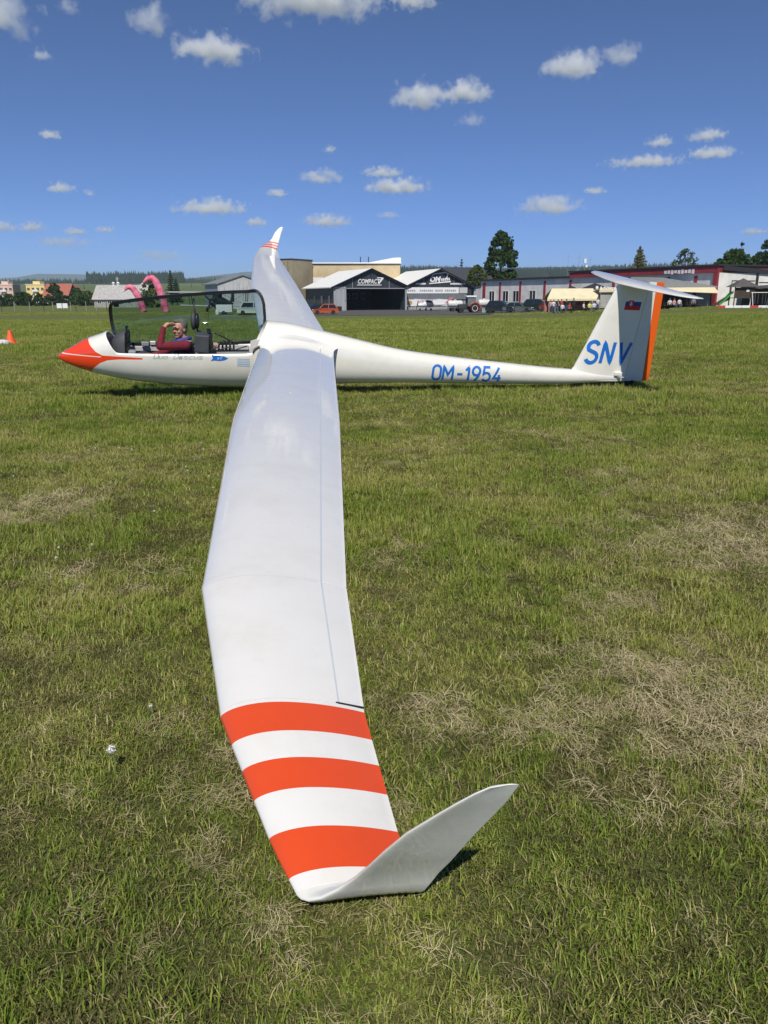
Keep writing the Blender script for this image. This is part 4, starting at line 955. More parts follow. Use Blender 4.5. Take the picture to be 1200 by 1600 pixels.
def fir_mesh(seed, h=18., w=3.2, tiers=9):
    r = np.random.default_rng(seed); v = []; f = []
    for i in range(tiers):
        z0 = h * (.08 + .86 * i / tiers); rad = w * (1 - i / tiers) ** .8 * r.uniform(.85, 1.1); n = 9; b = len(v)
        v.append((0, 0, min(z0 + h * .20, h)))
        for k in range(n):
            a = 6.283 * (k + r.uniform(-.3, .3)) / n; q = rad * r.uniform(.6, 1.12); v.append((q * math.cos(a), q * math.sin(a), z0 + r.uniform(-.4, .3)))
        f += [(b, b + 1 + k, b + 1 + (k + 1) % n) for k in range(n)]
    me = bpy.data.meshes.new('fir'); me.from_pydata(v, [], f); me.materials.append(M_FIR); return bpy.data.objects.new('fir', me)
FIRS = [fir_mesh(1), fir_mesh(2, 22, 3.0), fir_mesh(3, 15, 3.8, 7), fir_mesh(4, 19, 2.6)]
r = np.random.default_rng(77)
def wood(name, label, n, pxr, yr, pred=None, sc=(.7, 1.15), seed=1):
    r = np.random.default_rng(seed); px = r.uniform(pxr[0], pxr[1], n); y = r.uniform(yr[0], yr[1], n); x = (px - 600) / 1216 * .985 * y
    if pred is not None:
        k = pred(px, y, x); x, y = x[k], y[k]
    o = field(name, x, y, r.uniform(sc[0], sc[1], len(x)), r.integers(0, 4, len(x)), r.uniform(0, 6.28, len(x)), (np.zeros(len(x)), np.zeros(len(x))), FIRS)
    z = land_z(x, y); me = o.data; co = np.c_[x, y, z - .6].astype(np.float32); me.vertices.foreach_set('co', co.ravel())
    return tag(o, label, 'forest', kind='stuff')
wood('forest', 'dark spruce wood on the slope behind the inflatables', 2600, (148, 296), (1650, 2050), lambda p, y, x: y > 1650 + 120 * (fbm(p / 18., p * 0 + 2, 5) - .3), (.95, 1.3), 3)
wood('forest', 'band of dark wood along the left skyline', 5200, (-420, 156), (1750, 2300), lambda p, y, x: fbm(p / 22., y / 160, 6) > .22, (.45, .8), 4)
wood('forest', 'thin wood line behind the grey metal hangar', 900, (290, 420), (2100, 2500), lambda p, y, x: fbm(p / 12., y / 160, 9) > .38, (.7, 1.1), 5)
wood('forest', 'dark wooded ridge above the long red trimmed building', 11000, (560, 1500), (1500, 2700), lambda p, y, x: fbm(p / 30., y / 220, 12) > .28, (.45, .8), 6)
wood('forest', 'scattered bushes on the green valley slope', 70, (-200, 330), (700, 1600), None, (.25, .5), 8)

# ---- single trees
def blob_points(r, n, prof, h0, h1, wid):
    out = []
    for _ in range(n):
        t = r.uniform(0, 1); a = r.uniform(0, 6.283); q = wid * interp(t, prof) * (r.uniform(.25, 1) ** .45); out.append((q * math.cos(a), q * math.sin(a), h0 + (h1 - h0) * t))
    return out
def leaf_tree(name, label, px, Y, h, wid, prof, seed, m, h0=.18, clumps=70, leaves=46, ls=.34, cr=.85, base=None, group='trees around the airfield', trunk_r=.28):
    r = np.random.default_rng(seed); p = at(px, 470, Y); z = gz(p.x, Y) if base is None else base
    t = thing(name, label, 'tree', (p.x, Y, z), r.uniform(0, 6), group)
    mb = MB(); mb.tube([(0, 0, -.3), (.05, 0, h * .3), (-.05, .06, h * .62), (0, 0, h * .9)], [trunk_r, trunk_r * .75, trunk_r * .4, .04], 8)
    cps = blob_points(r, clumps, prof, h * h0, h * .97, wid)
    for c in cps[::5]: mb.tube([(0, 0, max(.3, c[2] - h * .12)), (c[0] * .5, c[1] * .5, c[2] - h * .05), c], [trunk_r * .35, trunk_r * .2, .02], 5)
    mb.build('trunk', M_BARK, t)
    v = []; f = []
    for c in cps:
        k = cr * r.uniform(.6, 1.2)
        P = r.normal(0, 1, (leaves, 3)); P /= np.linalg.norm(P, axis=1)[:, None] + 1e-6; P *= (r.uniform(.3, 1, (leaves, 1)) ** .5) * k; P[:, 2] *= .75
        A = r.normal(0, 1, (leaves, 3)); A /= np.linalg.norm(A, axis=1)[:, None]; B = np.cross(A, r.normal(0, 1, (leaves, 3))); B /= np.linalg.norm(B, axis=1)[:, None] + 1e-6
        s = ls * r.uniform(.6, 1.3, (leaves, 1)); Q = P + np.array(c)
        b = len(v); quad = np.stack([Q - A * s, Q + B * s * .6, Q + A * s, Q - B * s * .6], 1).reshape(-1, 3); v += quad.tolist(); f += [(b + 4 * i, b + 4 * i + 1, b + 4 * i + 2, b + 4 * i + 3) for i in range(leaves)]
    me = bpy.data.meshes.new('crown'); me.from_pydata(v, [], f); me.materials.append(m); link(bpy.data.objects.new('crown', me), t); return t
def fir_tree(name, label, px, Y, h, wid, seed, m, base=None, tiers=16, sparse=0, top=1.0, group='trees around the airfield'):
    r = np.random.default_rng(seed); p = at(px, 470, Y); z = gz(p.x, Y) if base is None else base
    t = thing(name, label, 'tree', (p.x, Y, z), 0, group)
    MB().tube([(0, 0, -.3), (0, 0, h * .5), (0, 0, h)], [h * .018 + .05, h * .010 + .03, .02], 7).build('trunk', M_BARK, t)
    v = []; f = []
    for i in range(tiers):
        tt = i / tiers
        if sparse and r.uniform() < sparse * .4: continue
        z0 = h * ((.12 if not sparse else .42) + (.86 if not sparse else .56) * tt); rad = wid * (1 - tt ** top) * r.uniform(.75, 1.15) + .12
        if sparse: rad = wid * (1 - tt) ** .5 * r.uniform(.35, 1.15)
        nb = 9 if not sparse else 7
        for k in range(nb):
            a = 6.283 * (k + r.uniform(-.4, .4)) / nb; L = rad * r.uniform(.7, 1.15); ca, sa = math.cos(a), math.sin(a)
            for q in range(5):
                d = L * (q + .6) / 5; w_ = .30 * L * (1.15 - d / max(L, .1)) + .12; zz = z0 - d * .28 + (d / max(L, .1)) ** 2 * .25 + r.uniform(-.12, .12); b = len(v)
                ex = L / 5 * .9; v += [(ca * (d - ex) - sa * w_, sa * (d - ex) + ca * w_, zz - .1 * w_), (ca * (d - ex) + sa * w_, sa * (d - ex) - ca * w_, zz - .1 * w_), (ca * (d + ex), sa * (d + ex), zz - .22), (ca * d, sa * d, zz + .35)]
                f += [(b, b + 1, b + 3), (b, b + 3, b + 2), (b + 1, b + 2, b + 3)]
    me = bpy.data.meshes.new('crown'); me.from_pydata(v, [], f); me.materials.append(m); link(bpy.data.objects.new('crown', me), t); return t
ROUND = [(0, .55), (.25, 1), (.6, .9), (.85, .55), (1, .12)]
leaf_tree('broadleaf_tree', 'tall dense dark green tree rising behind the long red trimmed building', 782, 205, 18.2, 3.9, [(0, .6), (.2, 1), (.45, .98), (.7, .75), (.9, .42), (1, .15)], 3, M_LEAF_D, .10, 150, 60, .42, 1.0, trunk_r=.35)
leaf_tree('broadleaf_tree', 'round light green tree between the dark hangar and the tall tree', 746, 185, 9.0, 2.6, ROUND, 4, M_LEAF_L, .15, 60, 46, .34)
fir_tree('spruce_tree', 'small dark spruce on the skyline above the second hangar', 721, 300, 16.5, 3.2, 5, M_FIR, -1)
fir_tree('spruce_tree', 'small spruce top left of the skyline spruce', 662, 420, 17.5, 3.2, 25, M_FIR, -1)
fir_tree('thuja_tree', 'brown green cone shaped conifer behind the glider tail', 995, 190, 12.9, 4.2, 6, M_LEAF_B, None, 20, 0, 1.4)
leaf_tree('broadleaf_tree', 'loose thin crowned tree right of the cone shaped conifer', 1066, 190, 12.0, 3.3, ROUND, 7, M_LEAF_L, .45, 42, 26, .26, .75)
leaf_tree('broadleaf_tree', 'wide green tree behind the gable end at right', 1140, 160, 10.2, 4.0, ROUND, 8, M_LEAF_D, .3, 80, 46, .34)
leaf_tree('broadleaf_tree', 'green tree at the right edge beside the bare topped pine', 1172, 165, 9.4, 2.6, ROUND, 18, M_LEAF_D, .3, 50, 46, .34)
fir_tree('pine_tree', 'sparse pine standing above the wide green tree', 1151, 175, 12.8, 2.3, 9, M_FIR, None, 12, .35)
fir_tree('pine_tree', 'sparse tall pine at the right edge of the photo', 1188, 165, 12.6, 2.6, 10, M_FIR, None, 14, .3)
fir_tree('spruce_tree', 'dark spruce left of the grey metal hangar', 270, 320, 13.6, 3.4, 11, M_FIR, -1.2)
fir_tree('spruce_tree', 'lower spruce beside the grey metal hangar', 278, 330, 10.6, 3.0, 12, M_FIR, -1.2)
leaf_tree('bush', 'bright green bush between the pink inflatables', 238, 230, 8.0, 3.0, ROUND, 13, M_LEAF_L, .05, 50, 40, .36)
leaf_tree('bush', 'green bush right of the barn', 228, 260, 6.0, 2.6, ROUND, 23, M_LEAF_L, .05, 40, 40, .36)
leaf_tree('broadleaf_tree', 'round dark tree in front of the red roofed house', 88, 330, 8.0, 2.9, ROUND, 14, M_LEAF_D, .08, 60, 46, .5, 1.2)
leaf_tree('broadleaf_tree', 'dark tree right of the red roofed house', 122, 320, 6.0, 2.3, ROUND, 15, M_LEAF_D, .08, 46, 46, .5, 1.2)
leaf_tree('bush', 'low bushes left of the barn roof', 139, 300, 5.0, 3.6, ROUND, 16, M_LEAF_L, .05, 36, 40, .45, 1.1)
leaf_tree('bush', 'dark bush beside the pink apartment block', 32, 310, 4.4, 2.2, ROUND, 17, M_LEAF_D, .05, 36, 40, .45, 1.1)
leaf_tree('bush', 'low dark bush left of the yellow block', 40, 300, 4.6, 2.2, ROUND, 27, M_LEAF_D, .05, 26, 40, .45, 1.1)
leaf_tree('bush', 'low scrub between barn and red roofed house', 128, 290, 3.8, 2.8, ROUND, 28, M_LEAF_D, .05, 30, 40, .4, 1.0)
for i, (px, h_, lab) in enumerate(((2, 3.4, 'dark shrub under the pink apartment block'), (14, 3.8, 'second dark shrub under the pink apartment block'), (50, 3.6, 'dark shrub at the left foot of the yellow block'), (63, 4.0, 'dark shrub at the right foot of the yellow block'), (77, 3.4, 'dark shrub at the left foot of the red roofed house'), (106, 3.2, 'dark shrub behind the right notice board'), (150, 3.0, 'dark shrub at the left end of the barn'))):
    leaf_tree('shrub', lab, px, 270 + 7 * i, h_, 2.0, ROUND, 60 + i, M_LEAF_D, .02, 24, 36, .38, .9, trunk_r=.12)
# ------------------------------------------------------------------ apron and buildings
M_ASPH = mat('asphalt', (.105, .102, .10), .9, var=.4, scale=.8, bump=.3, bscale=40)
ap = MB(); rows = []
edge = [(440, 119), (520, 119), (600, 119.5), (700, 120), (770, 119), (820, 121), (860, 124), (900, 122)]
for px, Y in edge:
    a = at(px, 490, Y); row = []
    for k in range(7):
        y = Y + k * (205 - Y) / 6; x = a.x * (1 + .0 * k) + (y - Y) * (.02 * (px - 600) / 100); row.append((x, y, gz(x, y) + .03))
    rows.append(row)
for i in range(len(rows) - 1):
    for k in range(6): ap.face([rows[i][k], rows[i + 1][k], rows[i + 1][k + 1], rows[i][k + 1]])
tag(ap.build('apron', M_ASPH, weld=True), kind='structure')

def plate(mb, x0, x1, z0, z1, y, t=.06, mi=0): mb.box(((x0 + x1) / 2, y, (z0 + z1) / 2), (x1 - x0, t, z1 - z0), 0, mi)
def windowed(t, x, z, w, h, y, mf, mg, name='window'):
    """a window proud of a wall facing -y: frame with a recessed pane"""
    f = MB(); b = .09
    for (cx, cz, sx, sz) in ((x, z + h / 2 - b / 2, w, b), (x, z - h / 2 + b / 2, w, b), (x - w / 2 + b / 2, z, b, h - 2 * b), (x + w / 2 - b / 2, z, b, h - 2 * b), (x, z, b * .7, h - 2 * b)): f.box((cx, y - .04, cz), (sx, .12, sz))
    o = f.build(name, mf, t); MB().box((x, y - .012, z), (w - .1, .04, h - .1)).build('pane', mg, o); return o
M_PANE = mat('window_pane', (.02, .025, .03), .08)
M_WFRAME = mat('white_frame', (.7, .7, .68), .5)
def sign(t, body, m, x0, x1, z0, z1, y, bold=0., shear=0., name='lettering'):
    return stick_text(body, name, m, 1., lambda u, v: (x0 + u, y, z0 + v), t, x1 - x0, z1 - z0, bold, shear)
def gable_house(name, label, cat, px, Y, rz, w, d, he, hr, mw, mr, mg=None, over=.5, base=None, ridge='y', roof_t=.18, group=None, side_m=None, pxy=None):
    """front wall along local x at y=0, going back to y=d; gable to the front when ridge='y'"""
    p = at(px, 480, Y); z = gz(p.x, Y) - .05 if base is None else base
    t = thing(name, label, cat, (p.x, Y, z), rz, group)
    wl = MB()
    if ridge == 'y':
        wl.face([(0, 0, 0), (w, 0, 0), (w, 0, he), (w / 2, 0, hr), (0, 0, he)], 0); wl.face([(0, d, 0), (0, d, he), (w / 2, d, hr), (w, d, he), (w, d, 0)], 0)
        wl.face([(0, 0, 0), (0, 0, he), (0, d, he), (0, d, 0)], 1); wl.face([(w, 0, 0), (w, d, 0), (w, d, he), (w, 0, he)], 1)
    else:
        wl.face([(0, 0, 0), (w, 0, 0), (w, 0, he), (0, 0, he)], 0); wl.face([(0, d, 0), (0, d, he), (w, d, he), (w, d, 0)], 0)
        wl.face([(0, 0, 0), (0, 0, he), (0, d / 2, hr), (0, d, he), (0, d, 0)], 1); wl.face([(w, 0, 0), (w, d, 0), (w, d, he), (w, d / 2, hr), (w, 0, he)], 1)
    wl.build('wall', [mw, side_m or mw], t, weld=True)
    s = (hr - he) / ((w if ridge == 'y' else d) / 2)
    for sg in (0, 1):
        r_ = MB()
        if ridge == 'y':
            xa, xb = (-over, w / 2) if sg == 0 else (w / 2, w + over); za, zb = (he - s * over, hr) if sg == 0 else (hr, he - s * over)
            q = [(xa, -over, za), (xb, -over, zb), (xb, d + over, zb), (xa, d + over, za)]
        else:
            ya, yb = (-over, d / 2) if sg == 0 else (d / 2, d + over); za, zb = (he - s * over, hr) if sg == 0 else (hr, he - s * over)
            q = [(-over, ya, za), (w + over, ya, za), (w + over, yb, zb), (-over, yb, zb)]
        r_.rings([[(x, y, z_ + .01) for x, y, z_ in q], [(x, y, z_ + .01 + roof_t) for x, y, z_ in q]]); r_.build('roof', mr, t)
    return t
M_DARKCLAD = stripes_mat('dark_cladding', (.028, .032, .040), (.045, .05, .058), .8, 0, .5)
M_BLUEWALL = stripes_mat('blue_grey_side', (.045, .06, .075), (.07, .08, .09), 1.5, 1, .6)
M_ROOFW = stripes_mat('pale_metal_roof', (.86, .86, .82), (.78, .78, .74), .5, 1, .6)
M_ROOFD = stripes_mat('dark_metal_roof', (.045, .05, .062), (.06, .065, .075), 1.5, 0, .5)
M_SIGNW = mat('sign_white', (.80, .80, .80), .5)
M_SIGNG = mat('sign_grey', (.30, .31, .33), .5)
M_DOORG = stripes_mat('door_grey', (.36, .37, .38), (.28, .29, .30), 1.0, 0, .5)
M_DARKIN = mat('hangar_dark', (.012, .013, .016), .8)
M_CONC = mat('hangar_floor', (.12, .12, .12), .8, var=.3)
M_GREYBAND = stripes_mat('grey_band', (.16, .175, .19), (.20, .21, .22), .9, 0, .35)
# hangar with the open door
def hangar_open():
    p = at(523, 480, 163); z = gz(p.x, 163) - .05; w, d, he, hr = 16.1, 20.0, 4.75, 8.15; rz = R(22)
    t = thing('hangar', 'dark gabled hangar with pale roof, open door and white lettering', 'hangar', (p.x, 163, z), rz)
    x0, x1, zt = 2.55, 15.7, 4.35
    wl = MB(); T = .2
    wl.box((x0 / 2, T / 2, he / 2), (x0, T, he), 0, 1); wl.box(((x1 + w) / 2, T / 2, he / 2), (w - x1, T, he), 0, 1)
    wl.box((T / 2, d / 2, he / 2), (T, d - .5, he), 0, 2); wl.box((w - T / 2, d / 2, he / 2), (T, d - .5, he), 0, 2); wl.box((w / 2, d - T / 2, he / 2), (w, T, he), 0, 2)
    wl.build('wall', [M_DARKCLAD, M_DOORG, M_BLUEWALL], t)
    gb = MB(); gb.prism([(0, zt), (w, zt), (w, he), (w / 2, hr), (0, he)], .02, .2, 'Y'); gb.build('gable', M_DARKCLAD, t)
    bk = MB(); bk.prism([(0, he), (w, he), (w / 2, hr)], d - .2, d - .02, 'Y'); bk.build('gable', M_BLUEWALL, t)
    s = (hr - he) / (w / 2)
    for sg in (-1, 1):
        r_ = MB(); ov = .7; xa = w / 2 + sg * (w / 2 + ov); za = he - s * ov; a = [(w / 2, -.5, hr), (xa, -.5, za), (xa, d + .5, za), (w / 2, d + .5, hr)]
        r_.rings([[(x, y, zz + .02) for x, y, zz in a], [(x, y, zz + .22) for x, y, zz in a]]); r_.build('roof', M_ROOFW, t)
    for sg in (-1, 1):
        tr = MB(); xa = w / 2 + sg * (w / 2 + .7); tr.tube([(w / 2, -.56, hr + .1), (xa, -.56, he - s * .7 + .1)], .14, 4); tr.build('barge_board', M_DARKIN, t)
    for k in range(1, 8):
        x = w * k / 8; zz = he + s * (w / 2 - abs(x - w / 2)); MB().box((x, -.01, (zt + zz) / 2), (.10, .05, zz - zt - .1)).build('cladding_batten', M_SIGNG if k in (2, 6) else M_DARKIN, t)
    MB().box((w / 2, -.02, zt + .08), (w, .07, .16)).build('lintel', M_SIGNG, t)
    dr = MB().box((1.5, -.09, 2.15), (2.2, .12, 4.2)).build('sliding_door', M_DOORG, t); MB().box((2.4, -.17, 2.0), (.06, .05, .3)).build('handle', M_DARKIN, dr)
    MB().box((w / 2, d / 2, .03), (w - .5, d - .5, .06)).build('floor', M_CONC, t)
    for k in range(5): windowed(t, 6.0 + k * 1.9, 2.9, 1.1, 1.2, d - .24, M_WFRAME, M_PANE)
    for k in range(3): MB().box((-.06, 2.8 + k * 5, 2.2), (.1, 1.2, 1.6)).build('side_window', M_PANE, t)
    sign(t, 'COMPACT', M_SIGNW, 5.2, 10.1, 5.35, 6.25, -.08, .02, .25)
    u = MB(); u.prism([(5.0, 5.02), (10.3, 5.02), (10.4, 5.16), (5.05, 5.16)], -.10, -.06, 'Y'); u.build('sign_underline', M_SIGNW, t)
    u = MB(); u.prism([(9.6, 5.3), (9.85, 5.3), (11.0, 6.6), (9.4, 6.6), (9.3, 6.42), (10.3, 6.42)], -.10, -.06, 'Y'); u.build('sign_swoosh', M_SIGNW, t)
    return t, p
hang1, _ = hangar_open()
tag(MB().box((0, 0, .45), (1.0, .8, .9)).build('waste_bin', M_DARKIN, bevel=.05), 'small dark bin at the left side of the open hangar door', 'bin').location = (at(531, 484, 160).x, 160, gz(0, 160))
def hangar_banner():
    p = at(637, 480, 172); z = gz(p.x, 172) - .05; w, d, he, hr = 15.0, 20., 5.0, 8.35; rz = R(19)
    t = gable_house('hangar', 'dark gabled hangar hung with white banners behind the small aeroplane', 'hangar', 637, 172, rz, w, d, he, hr, M_DARKCLAD, M_ROOFW, over=.7, side_m=M_BLUEWALL)
    for sg in (-1, 1):
        tr = MB(); xa = w / 2 + sg * (w / 2 + .7); tr.tube([(w / 2, -.76, hr + .1), (xa, -.76, he - (hr - he) / (w / 2) * .7 + .1)], .14, 4); tr.build('barge_board', M_DARKIN, t)
    MB().box((w / 2, -.05, .95), (w - .6, .10, 1.9)).build('door_panel', M_DOORG, t)
    for k in range(1, 6): MB().box((w * k / 6, -.12, 1.9), (.07, .06, 3.7)).build('door_joint', M_SIGNG, t)
    MB().box((w / 2 - .6, -.16, 2.75), (w - 1.2, .08, 1.15)).build('window_band', M_GREYBAND, t)
    b1 = MB().box((5.6, -.18, 4.05), (12.6, .1, 1.25)).build('banner', M_SIGNW, t)
    for i in range(26):
        if i in (5, 6, 14, 19): continue
        MB().box((-.2 + i * .45, -.24, 4.0), (.33, .02, .34 if i % 3 else .42)).build('banner_letter', M_SIGNG, b1)
    b2 = MB().box((4.4, -.18, 1.5), (10.2, .1, 1.35)).build('banner', M_SIGNW, t)
    sign(b2, 'POZOR', mat('sign_faded_red', lin(190, 120, 130), .6), 2.3, 5.4, 1.1, 1.95, -.245, .01, name='banner_word')
    MB().lathe([(0, -.03), (.5, -.03), (.5, 0)], (.6, -.21, 1.5), 16, axis='Y').build('banner_emblem', mat('emblem_tan', lin(190, 150, 95), .6), b2)
    MB().box((13.0, -.17, 4.05), (1.9, .1, 1.2)).build('banner', mat('pale_panel', (.5, .52, .5), .6), t)
    sign(t, 'OM', M_SIGNW, 5.2, 7.7, 5.75, 6.9, -.09, .05, .2)
    lg = MB(); lg.prism([(5.0, 5.35), (10.0, 5.75), (10.0, 6.05), (5.0, 5.55)], -.12, -.06, 'Y'); lg.build('logo_bar', M_SIGNW, t)
    lg = MB(); lg.tube([(5.6, -.1, 7.1), (6.2, -.1, 7.45), (8.9, -.1, 7.75), (9.3, -.1, 7.4), (9.0, -.1, 6.4)], .11, 6); lg.build('logo_outline', M_SIGNW, t)
    for k in range(5): MB().box((7.95 + k * .42, -.09, 6.25 + k * .04), (.3, .04, .55)).build('logo_letter', M_SIGNW, t)
    for x0_, n in ((2.0, 5), (9.9, 8)):
        for k in range(n): MB().box((x0_ + .22 + k * .45, -.08, 5.42), (.36, .04, .3)).build('small_letter', M_SIGNW, t)
    for x in (1.9, 3.8, 10.8, 12.6): MB().box((x, -.02, 5.0 + (hr - he) * (1 - abs(x - w / 2) / (w / 2)) / 2), (.08, .06, (hr - he) * (1 - abs(x - w / 2) / (w / 2)) - .2)).build('cladding_batten', M_SIGNG, t)
hangar_banner()
gable_house('house', 'dark roofed house half hidden behind the bannered hangar', 'house', 700, 200, R(8), 11, 9, 6.5, 9.6, M_DARKCLAD, M_ROOFD, ridge='x')
gable_house('annex', 'low grey annex at the right end of the bannered hangar', 'annex', 741, 177, R(10), 3.4, 6, 4.2, 4.5, M_DOORG, M_ROOFD, over=.2)

# beige hall behind
M_BEIGE = mat('beige_render', lin(206, 186, 148), .9, var=.22, scale=.35, detail=8, bump=.1)
M_BEIGED = mat('beige_grey_render', lin(158, 148, 122), .9, var=.25, scale=.4)
M_LINE = mat('dark_flashing', (.03, .03, .032), .6)
M_REDTRIM = mat('dark_red_trim', lin(160, 56, 66), .7, var=.35, scale=.9)
p = at(460, 480, 190); z = gz(p.x, 190)
t = thing('hall', 'tall beige flat roofed hall behind the open hangar', 'building', (p.x, 190, z), R(4)); W = 25.2
MB().box((W / 2, 7, 5.0), (W, 14, 10)).build('wall', M_BEIGE, t)
MB().box((W / 2, 7, 10.12), (W + .3, 14.4, .22)).build('roof_edge', M_LINE, t)
MB().box((W / 2, 7, 10.36), (W + .5, 14.6, .26)).build('parapet_cap', M_SIGNW, t)
wd = MB(); wd.prism([(W - 7.2, 10.5), (W + .2, 10.5), (W + .2, 11.6), (W - 1.5, 11.55)], .2, 13.8, 'Y'); wd.build('roof_lantern', M_SIGNW, t)
pn = MB().box((4.6, -.06, 5.3), (5.0, .1, 3.6)).build('loading_door', M_SIGNW, t); MB().box((6.0, -.13, 5.8), (1.9, .05, .75)).build('pane', M_PANE, pn)
for x in (16.0, 17.9): MB().tube([(x, 3, 10.4), (x, 3, 11.9)], .12, 6).build('vent_pipe', M_LINE, t)
p = at(438, 480, 184)
t = thing('hall_wing', 'narrow grey beige block left of the beige hall', 'building', (p.x, 184, gz(p.x, 184)), R(-30))
MB().box((1.9, 4, 5.4), (3.8, 8, 10.8)).build('wall', M_BEIGED, t); MB().box((1.9, 4, 10.9), (4.0, 8.2, .25)).build('roof_edge', M_LINE, t)
for k in range(3): MB().box((.55 + k * 1.1, -.02, 5.3), (.07, .06, 10.2)).build('wall_joint', M_LINE, t)

# grey metal hangar and barn
M_GALV = stripes_mat('galvanised_sheet', (.52, .53, .55), (.36, .36, .37), 1.2, 0, .5)
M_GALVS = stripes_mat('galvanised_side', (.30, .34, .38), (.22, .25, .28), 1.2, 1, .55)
M_ROOFG = stripes_mat('grey_green_roof', (.20, .22, .21), (.26, .27, .26), 1.0, 1, .5)
t = gable_house('metal_hangar', 'grey corrugated metal hangar behind the biplane', 'hangar', 343, 195, R(24), 12.4, 15, 5.9, 7.9, M_GALV, M_ROOFG, over=.35, side_m=M_GALVS, roof_t=.25)
for k in range(5): MB().box((1.6 + k * 2.3, -.03, 2.6), (.08, .06, 5.0)).build('door_joint', M_SIGNG, t)
M_BARNR = stripes_mat('old_corrugated_roof', (.46, .45, .44), (.30, .28, .27), .42, 0, .6)
t = gable_house('barn', 'long low barn with pale corrugated roof left of the inflatables', 'barn', 149, 235, R(0), 14.6, 9, 2.6, 6.2, mat('barn_wall', (.40, .39, .36), .9, var=.4, scale=1.5), M_BARNR, ridge='x', over=.5, side_m=M_DARKCLAD)
for k in range(5): windowed(t, 1.6 + k * 2.9, 1.6, 1.2, .9, -.02, M_WFRAME, M_PANE)
for x in (4.6, 6.0): MB().lathe([(.3, 0), (.3, .6), (.55, .7), (.1, 1.1)], (x, 4.5, 6.2), 8).build('roof_ventilator', M_SIGNW, t)

# houses far left
def block(name, label, px, Y, w, d, h, col, floors, cols_, rz=0, stair=True, base=-1.3):
    p = at(px, 475, Y); t = thing(name, label, 'house', (p.x, Y, base), rz); m = mat(name + '_render', col, .9, var=.15, scale=.8)
    MB().box((w / 2, d / 2, h / 2), (w, d, h)).build('wall', m, t); MB().box((w / 2, d / 2, h + .12), (w + .5, d + .5, .3)).build('roof', M_SIGNW, t)
    if stair: MB().box((w * .5, d / 2, h + .9), (w * .38, d * .6, 1.6)).build('stair_tower', m, t)
    for i in range(floors):
        for j in range(cols_): windowed(t, w * (j + .5) / cols_, 1.6 + i * 2.9, 1.5, 1.5, 0, M_WFRAME, M_PANE)
        bl = MB().box((w * .5, -.45, .75 + i * 2.9), (w * .30, .9, .9)).build('balcony', M_SIGNW, t)
    return t
block('apartment_block', 'pale pink apartment block at the left edge', -4, 420, 9.4, 9, 9.6, lin(225, 185, 165), 3, 4)
block('apartment_block', 'yellow apartment block left of the red roofed house', 45, 420, 9.6, 9, 9.6, lin(238, 208, 130), 3, 4)
M_TILE = mat('red_roof_tiles', lin(176, 104, 84), .85, var=.3, scale=2.0)
t = gable_house('house', 'house with long red tiled roof and dark gable on the left', 'house', 71, 370, R(-6), 11.8, 9, 4.2, 9.0, mat('house_wall', (.35, .33, .30), .9), M_TILE, ridge='x', base=-1.3, side_m=M_DARKCLAD)
for k in range(4): windowed(t, 1.6 + k * 2.8, 2.2, 1.1, 1.3, 0, M_WFRAME, M_PANE)
t = gable_house('house', 'small white house right of the red roofed one', 'house', 109, 420, R(8), 5.6, 6, 7.0, 9.4, mat('house_white', (.6, .58, .54), .9), M_TILE, base=-1.3)
windowed(t, 2.8, 6.2, 1.1, 1.2, 0, M_WFRAME, M_PANE); windowed(t, 1.6, 3.0, 1.0, 1.2, 0, M_WFRAME, M_PANE)
t = gable_house('shed', 'low beige shed behind the fence left of the barn', 'shed', 121, 300, 0, 7.0, 4, 2.6, 3.4, mat('shed_wall', (.48, .40, .32), .9, var=.3), M_ROOFG, base=-1.3, ridge='x')
windowed(t, 2.0, 1.6, 1.0, .9, 0, M_WFRAME, M_PANE)

# long building with red fascia
A = at(1120, 478, 107); B = at(752, 475, 158); A = Vector((A.x, 107, 0)); B = Vector((B.x, 158, 0)); dv = (A - B); LEN = dv.length; ang = math.atan2(dv.y, dv.x)
M_PLASTER = mat('grey_plaster', lin(240, 237, 228), .95, var=.28, scale=.5, detail=8)
lb = thing('workshop', 'long low grey rendered building with dark red fascia and pilasters', 'building', (B.x, B.y, -1.3), ang)
HB = 6.2
def along(px, near=0):
    """local x where the wall crosses photo column px"""
    best = min(range(0, 400), key=lambda i: abs(600 + 1216 * ((B + dv * i / 400).x) / ((B + dv * i / 400).y * .985) - px)); return LEN * best / 400
XS = along(884); HL = 5.65
MB().box((XS / 2, 10, HL / 2), (XS, 20, HL)).build('wall', M_PLASTER, lb); MB().box(((LEN + XS) / 2, 10, HB / 2), (LEN - XS, 20, HB)).build('wall', M_PLASTER, lb)
MB().box((XS / 2, 10, HL + .12), (XS - .02, 20.75, .30)).build('fascia', M_LINE, lb)
F0 = along(884); MB().box(((LEN + F0) / 2, 10, HB - .16), (LEN - F0, 20.7, .80)).build('fascia', M_REDTRIM, lb)
MB().box(((LEN + F0) / 2, 10, HB + .40), (LEN - F0 + .4, 21.0, .22)).build('roof_edge', M_LINE, lb)
for px in (753, 777, 808, 845, 884, 950, 1033, 1074): MB().box((along(px), -.04, HB / 2 - .45), (.5 if px > 760 else .9, .12, HB - .9)).build('pilaster', M_REDTRIM, lb)
MB().box((LEN - .35, -.16, HB / 2), (.7, .34, HB - .02)).build('pilaster', M_REDTRIM, lb)
for px in (765, 786, 802, 827, 860, 900, 925): windowed(lb, along(px), 2.75, 1.9, 2.0, .03, M_WFRAME, M_PANE)
for k in range(9): MB().box((along(1030) + k * .62, -.36, HB - .28 + .04 * (k % 2)), (.45, .02, .42 + .1 * (k % 3))).build('fascia_letter', M_SIGNW, lb)
